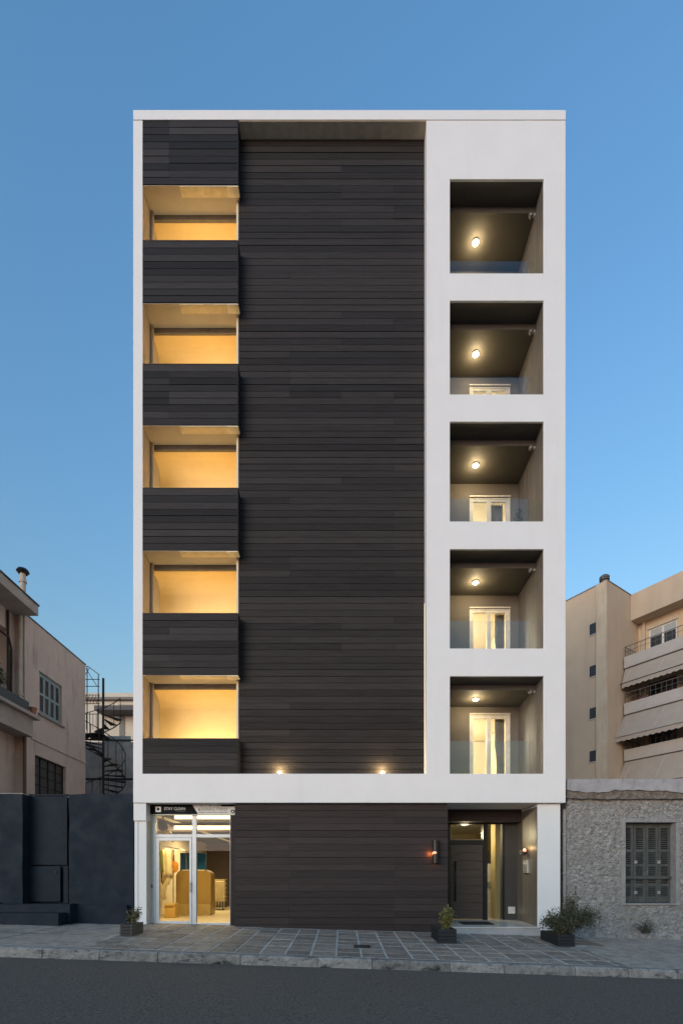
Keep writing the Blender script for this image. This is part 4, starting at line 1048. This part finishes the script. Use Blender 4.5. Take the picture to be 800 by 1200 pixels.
# upper landing cage
q = MB(); lx0, lx1 = spx(102), cx
for (x, z0, z1) in ((lx0, spz(862), spz(785)), (lx0 + .16, spz(862), spz(786)), (lx1 - .05, spz(862), spz(795))): q.tube([(x, cy - .3, z0), (x, cy - .3, z1)], .018, 6)
for p in (800, 808, 818, 828, 840): q.tube([(lx0, cy - .3, spz(p)), (lx1, cy - .3, spz(p))], .014, 6)
q.tube([(lx0, cy - .3, spz(785)), (lx0 + .2, cy - .3, spz(785)), (lx1, cy - .3, spz(795))], .016, 6)
q.tube([(lx0, cy - .3, spz(798)), (lx0 + .25, cy - .3, spz(787))], .012, 6); q.tube([(lx0 + .1, cy - .3, spz(787)), (lx1 - .1, cy - .3, spz(808))], .012, 6)
for k in range(5): q.tube([(lx0 + k * .13, cy - .3, spz(828 + 0)), (lx0 + k * .13 + .13, cy - .3, spz(818))], .01, 5); q.tube([(lx0 + k * .13, cy - .3, spz(858)), (lx0 + k * .13, cy - .3, spz(840))], .01, 5)
q.build('landing_cage', RUST, sp)
one_box('landing', RUST, sp, lx0, lx1 + .1, cy - .3, cy + .6, spz(862) - .04, spz(862))

# grey retaining wall behind the stair, pale building further back
yr = 9.0; dr = D + yr
def rx(px): return (px - 400) * dr / F
def rz_(py): return ZC + (HOR - py) * dr / F
cw = thing('concrete_wall', (rx(128), yr, 0), 'stained grey concrete wall behind the spiral staircase', 'wall')
q = MB(); q.box(rx(96), -6.7, yr, yr + .3, rz_(914.5), rz_(870)); q.build('wall_face', GREYC, cw)
q = MB(); q.box(rx(96), -6.7, yr - .1, yr + .28, -.5, rz_(915)); q.build('wall_base', PLASTER, cw)
one_box('pipe_rail', RUST, cw, rx(121), -6.7, yr + .02, yr + .07, rz_(868), rz_(866.6))
one_box('wind_screen', GREENG, cw, rx(121), rx(152), yr + .10, yr + .13, rz_(869), rz_(862))
one_box('ledge', DARKM, cw, rx(100), -6.7, yr - .13, yr + .0, rz_(914.4), rz_(913))
yp = 20.0; dp = D + yp
def bx_(px): return (px - 400) * dp / F
def bz_(py): return ZC + (HOR - py) * dp / F
pb = thing('pale_building', (bx_(140), yp, 0), 'pale cream building far behind the spiral staircase', 'building')
q = MB(); q.box(bx_(95), bx_(156) + 6, yp, yp + 8, -.5, bz_(812)); q.build('wall', PALEB, pb)
one_box('roof_band', mat('band_shadow_grey', (.20, .18, .16), rough=.8), pb, bx_(95), bx_(156) + 6, yp - .25, yp - .001, bz_(821.5), bz_(818.5))
one_box('upper_recess', mat('olive_recess', (.33, .28, .18), rough=.8), pb, bx_(139), bx_(156) + 6, yp - .02, yp - .001, bz_(834), bz_(826))
one_box('balcony_slab', mat('slate_slab', (.09, .085, .09), rough=.7), pb, bx_(121), bx_(156) + 6, yp - 1.2, yp - .001, bz_(839.5), bz_(834.5))
one_box('window', mat('grey_shutter_panel', (.16, .16, .15), rough=.6), pb, bx_(140), bx_(146.5), yp - .03, yp - .001, bz_(866), bz_(840))

# ------------------------------------------------------------------ sand-coloured apartment block (right)
MX, MY = 19.87, 20.67; ang = math.atan2(-.833, .553)
rb = thing('apartment_block', (MX, MY, 0), 'sand coloured apartment block with awninged balconies rising behind the stone house', 'building', rz=ang)
one_box('tall_wing', SAND, rb, -20, 0, -3.93, 6, -1.5, 20.0)
one_box('parapet_cap', mat('roof_cap_grey', (.22, .19, .17), rough=.8), rb, -20.03, .03, -3.96, 6, 20.001, 20.06)
# balconied wing: wall with openings
q = MB()
wx = [0, .63, 2.29, 5.0, 6.7, 12]
zl = [15.0, 12.0, 9.0]
zz_ = [-1.5, 6.1, 8.2, 9.1, 11.2, 12.1, 14.2, 15.1, 17.75, 20.0]
q.slab(wx, zz_, lambda i, j: not (i in (1, 3) and j in (1, 3, 5, 7)), 0, .35)
q.build('balcony_wing', mat('peach_stucco', (.62, .46, .29), (.57, .42, .27), scale=1, rough=.85), rb)
one_box('wing_body', SAND, rb, .001, 12, .70, 6, -1.5, 19.9)
one_box('roof_fascia', SAND, rb, .002, 12, -1.0, -.001, 18.35, 20.05)
q = MB(); q.box(.30, .46, -.16, -.002, 6, 18.34); q.build('rain_pipe', SANDL, rb)
# corner shaft with its cap
one_box('corner_shaft', SANDL, rb, -.62, .05, -4.10, -3.932, -1.5, 19.95)
q = MB(); q.tube([(-.35, -3.6, 20.06), (-.35, -3.6, 20.25)], .22, 14); q.tube([(-.35, -3.6, 20.28), (-.35, -3.6, 20.36)], .30, 14); q.tube([(-.35, -3.6, 20.40), (-.35, -3.6, 20.48)], .30, 14); q.tube([(-.35, -3.6, 20.5), (-.35, -3.6, 20.6)], [.3, .18], 14)
q.build('chimney_vent', mat('vent_grey', (.13, .12, .11), rough=.6), rb)
for z in (17.0, 14.3, 11.6, 8.85):
    q = MB(); q.box(-1.12, -.68, -3.955, -3.931, z, z + .70); w = q.build('small_window', DGLASS, rb)
    q = MB(); q.box(-1.16, -1.12, -3.975, -3.931, z - .03, z + .73); q.box(-.68, -.64, -3.975, -3.931, z - .03, z + .73); q.box(-1.12, -.68, -3.975, -3.931, z + .70, z + .73); q.box(-1.12, -.68, -3.985, -3.931, z - .05, z); q.build('frame', BALC, w)
for lev in range(4):
    zb = 14.9 - 2.99 * lev
    q = MB(); q.box(.1, 12, -2.1, -.001, zb, zb + .14)
    q.box(.1, 12, -2.1, -2.0, zb + .14, zb + .72); q.box(.1, .2, -2.0, -.1, zb + .14, zb + .72)
    bl = q.build('balcony', BALC, rb, bevel=.01)
    one_box('slab_edge', mat('slab_edge_grey', (.13, .11, .10), rough=.8), bl, .12, 12, -2.08, -.01, zb - .05, zb - .001)
    q = MB()
    for k in range(40): q.box(.15 + k * .3, .168 + k * .3, -2.06, -2.042, zb + .72, zb + 1.35)
    q.box(.1, 12, -2.07, -2.035, zb + 1.35, zb + 1.385); q.box(.1, 12, -2.06, -2.045, zb + 1.05, zb + 1.07)
    for k in range(7): q.box(.14, .158, -2.0 + k * .3, -1.982 + k * .3, zb + .72, zb + 1.35)
    q.box(.13, .165, -2.05, -.1, zb + 1.35, zb + 1.385)
    q.build('railing', RAIL, bl)
    # window pair in this storey
    zi = zz_[7 - 2 * lev]; zj = zz_[8 - 2 * lev]
    for a, b in ((.63, 2.29), (5.0, 6.7)):
        q = MB(); m_ = (a + b) / 2
        q.box(a, a + .09, .05, .15, zi, zj); q.box(b - .09, b, .05, .15, zi, zj); q.box(m_ - .06, m_ + .06, .05, .15, zi, zj - .09); q.box(a + .09, b - .09, .05, .15, zj - .09, zj)
        wf = q.build('window', FRAMEW if lev == 0 else BROWN, rb)
        one_box('pane', DGLASS if lev == 0 else DARKW, wf, a + .09, b - .09, .10, .13, zi, zj - .09)
        one_box('roller_box', SANDL, wf, a - .1, b + .1, -.06, -.002, zj, zj + .22)
        if lev == 0: one_box('blind', mat('pale_blind', (.42, .43, .43), rough=.7), wf, a + .09, b - .09, .08, .095, zj - .55, zj - .09)
    if lev > 0:
        q = MB()
        for k in range(11): q.box(1.45 + k * .08, 1.47 + k * .08, -.03, -.012, zi, zi + 1.9)
        q.build('security_bars', mat('pale_bars', (.42, .38, .34), rough=.5), rb)
        # awning below the slab above
        o0, o1, drop = (2.02, 2.38, 1.0) if lev == 1 else ((2.02, 2.95, 1.55) if lev == 2 else (2.02, 2.8, 1.7))
        zt_ = zb + 2.99 - .06
        q = MB(); n = 60
        V = [[q.bm.verts.new((.12 - (.25 * s if lev > 1 else 0) + (11.8) * i / n, -o0 - (o1 - o0) * s, zt_ - drop * s - .03 * math.sin(PI * s))) for i in range(n + 1)] for s in lin(0, 1, 5)]
        for a in range(5):
            for i in range(n): q.bm.faces.new((V[a][i], V[a][i + 1], V[a + 1][i + 1], V[a + 1][i]))
        low = []
        m = n * 4; last = V[5]
        for i in range(n * 4 + 1):
            u = i / (n * 4); x = last[0].co.x + 11.8 * u
            low.append((q.bm.verts.new((x, -o1, zt_ - drop)), q.bm.verts.new((x, -o1 - .01, zt_ - drop - .24 - .07 * abs(math.sin(x * PI / .34))))))
        for (a, b), (c, d) in zip(low, low[1:]): q.bm.faces.new((a, c, d, b))
        o = q.build('awning', AWN, rb); sd = o.modifiers.new('cloth', 'SOLIDIFY'); sd.thickness = .008
        one_box('front_bar', DARKM if lev == 1 else mat('awning_bar_grey', (.16, .14, .13), rough=.5), o, .0, 11.9, -o1 - .03, -o1 + .02, zt_ - drop - .02, zt_ - drop + .02)
        q = MB(); q.tube([(.55, -o0 - (o1 - o0) * .2 - .05, zt_ - drop * .2), (.35, -o0 - (o1 - o0) * .75 - .05, zt_ - drop * .75)], .012, 6); q.build('awning_cord', mat('pale_cord', (.7, .66, .6), rough=.6), o)
        q = MB(); q.tube([(2.5, -o0 - (o1 - o0) * .1 - .05, zt_ - drop * .1), (2.2, -o0 - (o1 - o0) * .85 - .05, zt_ - drop * .85)], .012, 6)
        q.build('awning_cord', mat('pale_cord', (.7, .66, .6), rough=.6), o)
# a chair on the first awninged balcony
def loc2w(a, b, z):
    return (MX + a * math.cos(ang) - b * math.sin(ang), MY + a * math.sin(ang) + b * math.cos(ang), z)
ch = thing('balcony_chair', loc2w(.95, -1.2, 14.9 - 2.99 + .14), 'dark slatted chair on the upper awninged balcony of the sand block', 'chair', rz=ang)
q = MB(); q.box(-.22, .22, -.22, .22, .42, .46); q.build('seat', DARKM, ch)
q = MB()
for k in range(5): q.box(-.22 + k * .1, -.18 + k * .1, .20, .23, .46, .95)
q.box(-.22, .22, .20, .23, .95, 1.0); q.build('backrest', DARKM, ch)
for a in (-.2, .2):
    for b in (-.2, .2): one_box('leg', DARKM, ch, a - .02, a + .02, b - .02, b + .02, 0, .42)

# ------------------------------------------------------------------ old stone house (right)
yq = .22
sh = thing('stone_house', (X(730, yq), yq, ground_z(X(730, yq), yq)), 'old grey rubble stone house with closed shutters and a crumbling cornice', 'house')
ox0, ox1, oz0, oz1 = X(732.6, yq), X(791.5, yq), Z(1059, yq), Z(964, yq)
hx_a, hx_b = X(664.5, yq), 15.0; hz_a, hz_b = -.8, Z(934, yq)
q = MB()
step = .04
nx_ = int((hx_b - hx_a) / step); nz_ = int((hz_b - hz_a) / step)
xsn = lin(hx_a, hx_b, nx_); zsn = lin(hz_a, hz_b, nz_)
def snap(arr, v):
    i = min(range(len(arr)), key=lambda k: abs(arr[k] - v)); arr[i] = v; return i
i0, i1 = snap(xsn, ox0), snap(xsn, ox1); j0, j1 = snap(zsn, oz0), snap(zsn, oz1)
GV = {}
for i, x in enumerate(xsn):
    for j, z in enumerate(zsn):
        if i0 < i < i1 and j0 < j < j1: continue
        edge = max(0, 1 - max(0, max(ox0 - x, x - ox1, oz0 - z, z - oz1)) / .16)
        a = noise.noise((x * 6, z * 8, 1)) * .028 + noise.noise((x * 2.1, z * 2.1, 4)) * .025 + noise.noise((x * 13, z * 15, 8)) * .03 + noise.noise((x * 23, z * 23, 2)) * .010
        base_ = max(0, (.25 - (z - ground_z(x, 0))) / .5) * .10 if z - ground_z(x, 0) < .25 else 0
        GV[i, j] = q.bm.verts.new((x, yq - a * (1 - edge * .85) - base_ - .01 * edge, z))
for i in range(len(xsn) - 1):
    for j in range(len(zsn) - 1):
        ks = ((i, j), (i + 1, j), (i + 1, j + 1), (i, j + 1))
        if i0 <= i < i1 and j0 <= j < j1: continue
        if all(k in GV for k in ks): q.bm.faces.new([GV[k] for k in ks])
sw = q.build('front_wall', STONE, sh, recalc=False, smooth=True)
q = MB(); q.box(hx_a, hx_a + .4, yq + .03, 7, -.9, hz_b); q.box(hx_a + .4, hx_b, 6.7, 7, -.9, hz_b); q.box(hx_b - .3, hx_b, yq + .03, 6.7, -.9, hz_b); q.build('side_walls', STONE, sh)
q = MB(); q.box(hx_a + .02, hx_b, yq + .1, 7, hz_b, hz_b + .12); q.build('roof', GREYC, sh)
# window reveal
yv = yq + .26
q = MB()
q.box(ox1, ox1 + .10, yq - .012, yv, oz0 - .05, oz1 + .09); q.box(ox0 - .10, ox0, yq - .012, yv, oz0 - .05, oz1 + .09); q.box(ox0, ox1, yq - .012, yv, oz1, oz1 + .09)
q.build('window_reveal', REVEAL, sh, bevel=.008)
q = MB(); q.box(ox0 - .06, ox1 + .02, yq - .05, yv, oz0 - .045, oz0); q.build('window_sill', REVEAL, sh, bevel=.01)
q = MB(); q.box(ox0, ox1, yv, yv + .05, oz0, oz1); wn = q.build('shutter_backing', BACK, sh)
nl = 4; L = (ox1 - ox0) / nl
for k in range(nl):
    a, b = ox0 + k * L + .005, ox0 + (k + 1) * L - .005; s = .06
    q = MB(); y0, y1 = yv - .065, yv - .025
    q.box(a, a + s, y0, y1, oz0 + .012, oz1 - .012); q.box(b - s, b, y0, y1, oz0 + .012, oz1 - .012)
    H = oz1 - oz0
    for f0, hgt in ((0, .16), (.20, .06), (.30, .05), (.455, .06), (.63, .07), (.93, .12)): q.box(a + s, b - s, y0 + .001, y1, oz0 + .013 + f0 * H, min(oz0 + .013 + f0 * H + hgt, oz1 - .013))
    n = 36
    for j in range(n):
        z = oz0 + .14 + (H - .28) * j / n
        q.hexa([(a + s, y0 + .006, z), (b - s, y0 + .006, z), (b - s, y1, z + .02), (a + s, y1, z + .02), (a + s, y0 + .006, z + .012), (b - s, y0 + .006, z + .012), (b - s, y1, z + .032), (a + s, y1, z + .032)])
    q.build('shutter', OLDSH, wn)
q = MB(); q.box(ox0 + .004, ox1 - .004, yv - .12, yv - .07, Z(1030.5, yv), Z(1027.5, yv)); q.build('shutter_bar', OLDSH, wn)
q = MB()
for p in (741, 768):
    for r_ in (1012.5, 1048): q.box(X(p, yv), X(p + 3.5, yv), yv - .072, yv - .066, Z(r_, yv), Z(r_ - 3.5, yv))
q.build('knobs', REVEAL, wn)
# crumbling cornice: exposed masonry course, grey plaster band with ragged lower edge
def ragged(q, x0, x1, y0, y1, zt, zlow, amp, seed, n=150, fr=1.0):
    pts = [(x1, zt), (x0, zt)]
    lowp = []
    for i in range(n + 1):
        x = x0 + (x1 - x0) * i / n
        lowp.append((x, zlow + amp * noise.noise((x * 1.1 * fr, seed, 0)) + amp * .35 * noise.noise((x * 6 * fr, seed, 2))))
    T0 = None
    tops = [(x, zt + .012 * noise.noise((x * 2.5, seed, 7)) + (.012 * noise.noise((x * 14, seed, 3)))) for x, _ in lowp]
    F0 = [q.bm.verts.new((x, y0 + .01 * noise.noise((x * 5, seed, 4)), z)) for x, z in lowp]; F1 = [q.bm.verts.new((x, y0 + .012 * noise.noise((x * 4, seed, 5)), z)) for x, z in tops]
    B0 = [q.bm.verts.new((x, y1, z)) for x, z in lowp]; B1 = [q.bm.verts.new((x, y1, z)) for x, z in tops]
    for i in range(n):
        q.bm.faces.new((F0[i], F0[i + 1], F1[i + 1], F1[i])); q.bm.faces.new((F1[i], F1[i + 1], B1[i + 1], B1[i])); q.bm.faces.new((B0[i], B0[i + 1], F0[i + 1], F0[i])); q.bm.faces.new((B1[i], B1[i + 1], B0[i + 1], B0[i]))
    q.bm.faces.new((F0[0], F1[0], B1[0], B0[0])); q.bm.faces.new((F0[n], B0[n], B1[n], F1[n]))
yk = .12
q = MB(); ragged(q, X(664, yk), hx_b, yk, yq + .4, Z(922, yk), Z(936.5, yk), .055, 3.0, fr=2.0); co = q.build('cornice', BROKEN, sh)
q = MB(); ragged(q, X(663.5, yk) + .001, hx_b, yk - .045, yq + .41, Z(913, yk - .05), Z(928.5, yk), .12, 9.4); q.build('plaster_band', PLASTER, co)
# old drainpipe in the gap beside the white pillar
gxp = X(661.2, .30)
q = MB()
pts = [(gxp + .012 * noise.noise((k * .7, 0, 0)), .30, -.3 + k * .33) for k in range(11)]
q.tube(pts, .045, 10)
for k in (2, 5, 8): q.tube([(pts[k][0], .30, pts[k][2]), (pts[k][0], .30, pts[k][2] + .06)], .06, 10)
t = q.build('drainpipe', REVEAL, base=(gxp, .30, -.25), smooth=True); props(t, 'narrow old grey drainpipe between the white pillar and the stone house', 'drainpipe')
# weed growing from the wall foot
plant('weed', (X(757, .02), .02, ground_z(X(757, .02), 0) + .16), 'dry weed sprouting from the foot of the stone wall under the shutters', 'weed', .46, .42, .08, 40, 420, .032, LEAF_OLIVE, 15, spread=.02, droop=.35, low=.15)

# ------------------------------------------------------------------ unseen street front opposite, added for reflections and shade on the lower walls
q = MB(); q.box(-24, 24, -30, -23, -1.5, 3.2); q.box(-24.2, 24.2, -30, -22.8, 3.201, 3.4)
for k in range(14): q.box(-22.5 + k * 3.3, -21.2 + k * 3.3, -23.02, -22.999, .9, 2.6)
props(q.build('added_street_front', BEIGE, base=(0, -23, -1.0)), 'unseen low stucco street front added across the road for reflections and shade', 'building')

# ------------------------------------------------------------------ camera, sky, sun
cam = bpy.data.cameras.new('Camera'); co_ = bpy.data.objects.new('Camera', cam); C.objects.link(co_)
co_.location = (0, -D, ZC); co_.rotation_euler = (PI / 2, 0, 0)
cam.sensor_fit = 'HORIZONTAL'; cam.sensor_width = 36; cam.lens = 36 * F / 800
# the longer side is the vertical one: shift is in units of the sensor fit dimension
cam.shift_y = (HOR - 600) / 800
cam.clip_end = 3000; cam.clip_start = .05
scene.camera = co_

SUN_EL, SUN_AZ = 2.2, 212.0      # degrees; azimuth clockwise from +Y
wd = bpy.data.worlds.new('World'); scene.world = wd; wd.use_nodes = True
n = wd.node_tree.nodes; l = wd.node_tree.links
sky = n.new('ShaderNodeTexSky'); sky.sky_type = 'NISHITA'; sky.sun_disc = False
sky.sun_elevation = math.radians(SUN_EL); sky.sun_rotation = math.radians(SUN_AZ)
sky.altitude = 0; sky.air_density = 2.0; sky.dust_density = 0.2; sky.ozone_density = 3.8
bg = n['Background']; bg.inputs['Strength'].default_value = 0.15
hs_ = n.new('ShaderNodeHueSaturation'); hs_.inputs['Hue'].default_value = 0.496; hs_.inputs['Saturation'].default_value = 1.07
l.new(sky.outputs['Color'], hs_.inputs['Color']); l.new(hs_.outputs['Color'], bg.inputs['Color'])
sd = bpy.data.lights.new('Sun', 'SUN'); sd.energy = 0.40; sd.angle = math.radians(45); sd.color = (1, .94, .86)
so = bpy.data.objects.new('Sun', sd); C.objects.link(so)
az, el = math.radians(SUN_AZ), math.radians(SUN_EL)
dirv = Vector((math.sin(az) * math.cos(el), math.cos(az) * math.cos(el), math.sin(el)))
so.rotation_euler = (-dirv).to_track_quat('-Z', 'Y').to_euler(); so.location = (-20, -40, 40)

vs = scene.view_settings
vs.view_transform = 'Standard'; vs.look = 'None'; vs.exposure = 3.02; vs.gamma = 1.0; vs.use_curve_mapping = False
scene.cycles.max_bounces = 8; scene.cycles.transparent_max_bounces = 16
scene.cycles.use_denoising = True
scene.cycles.sample_clamp_indirect = 4.0
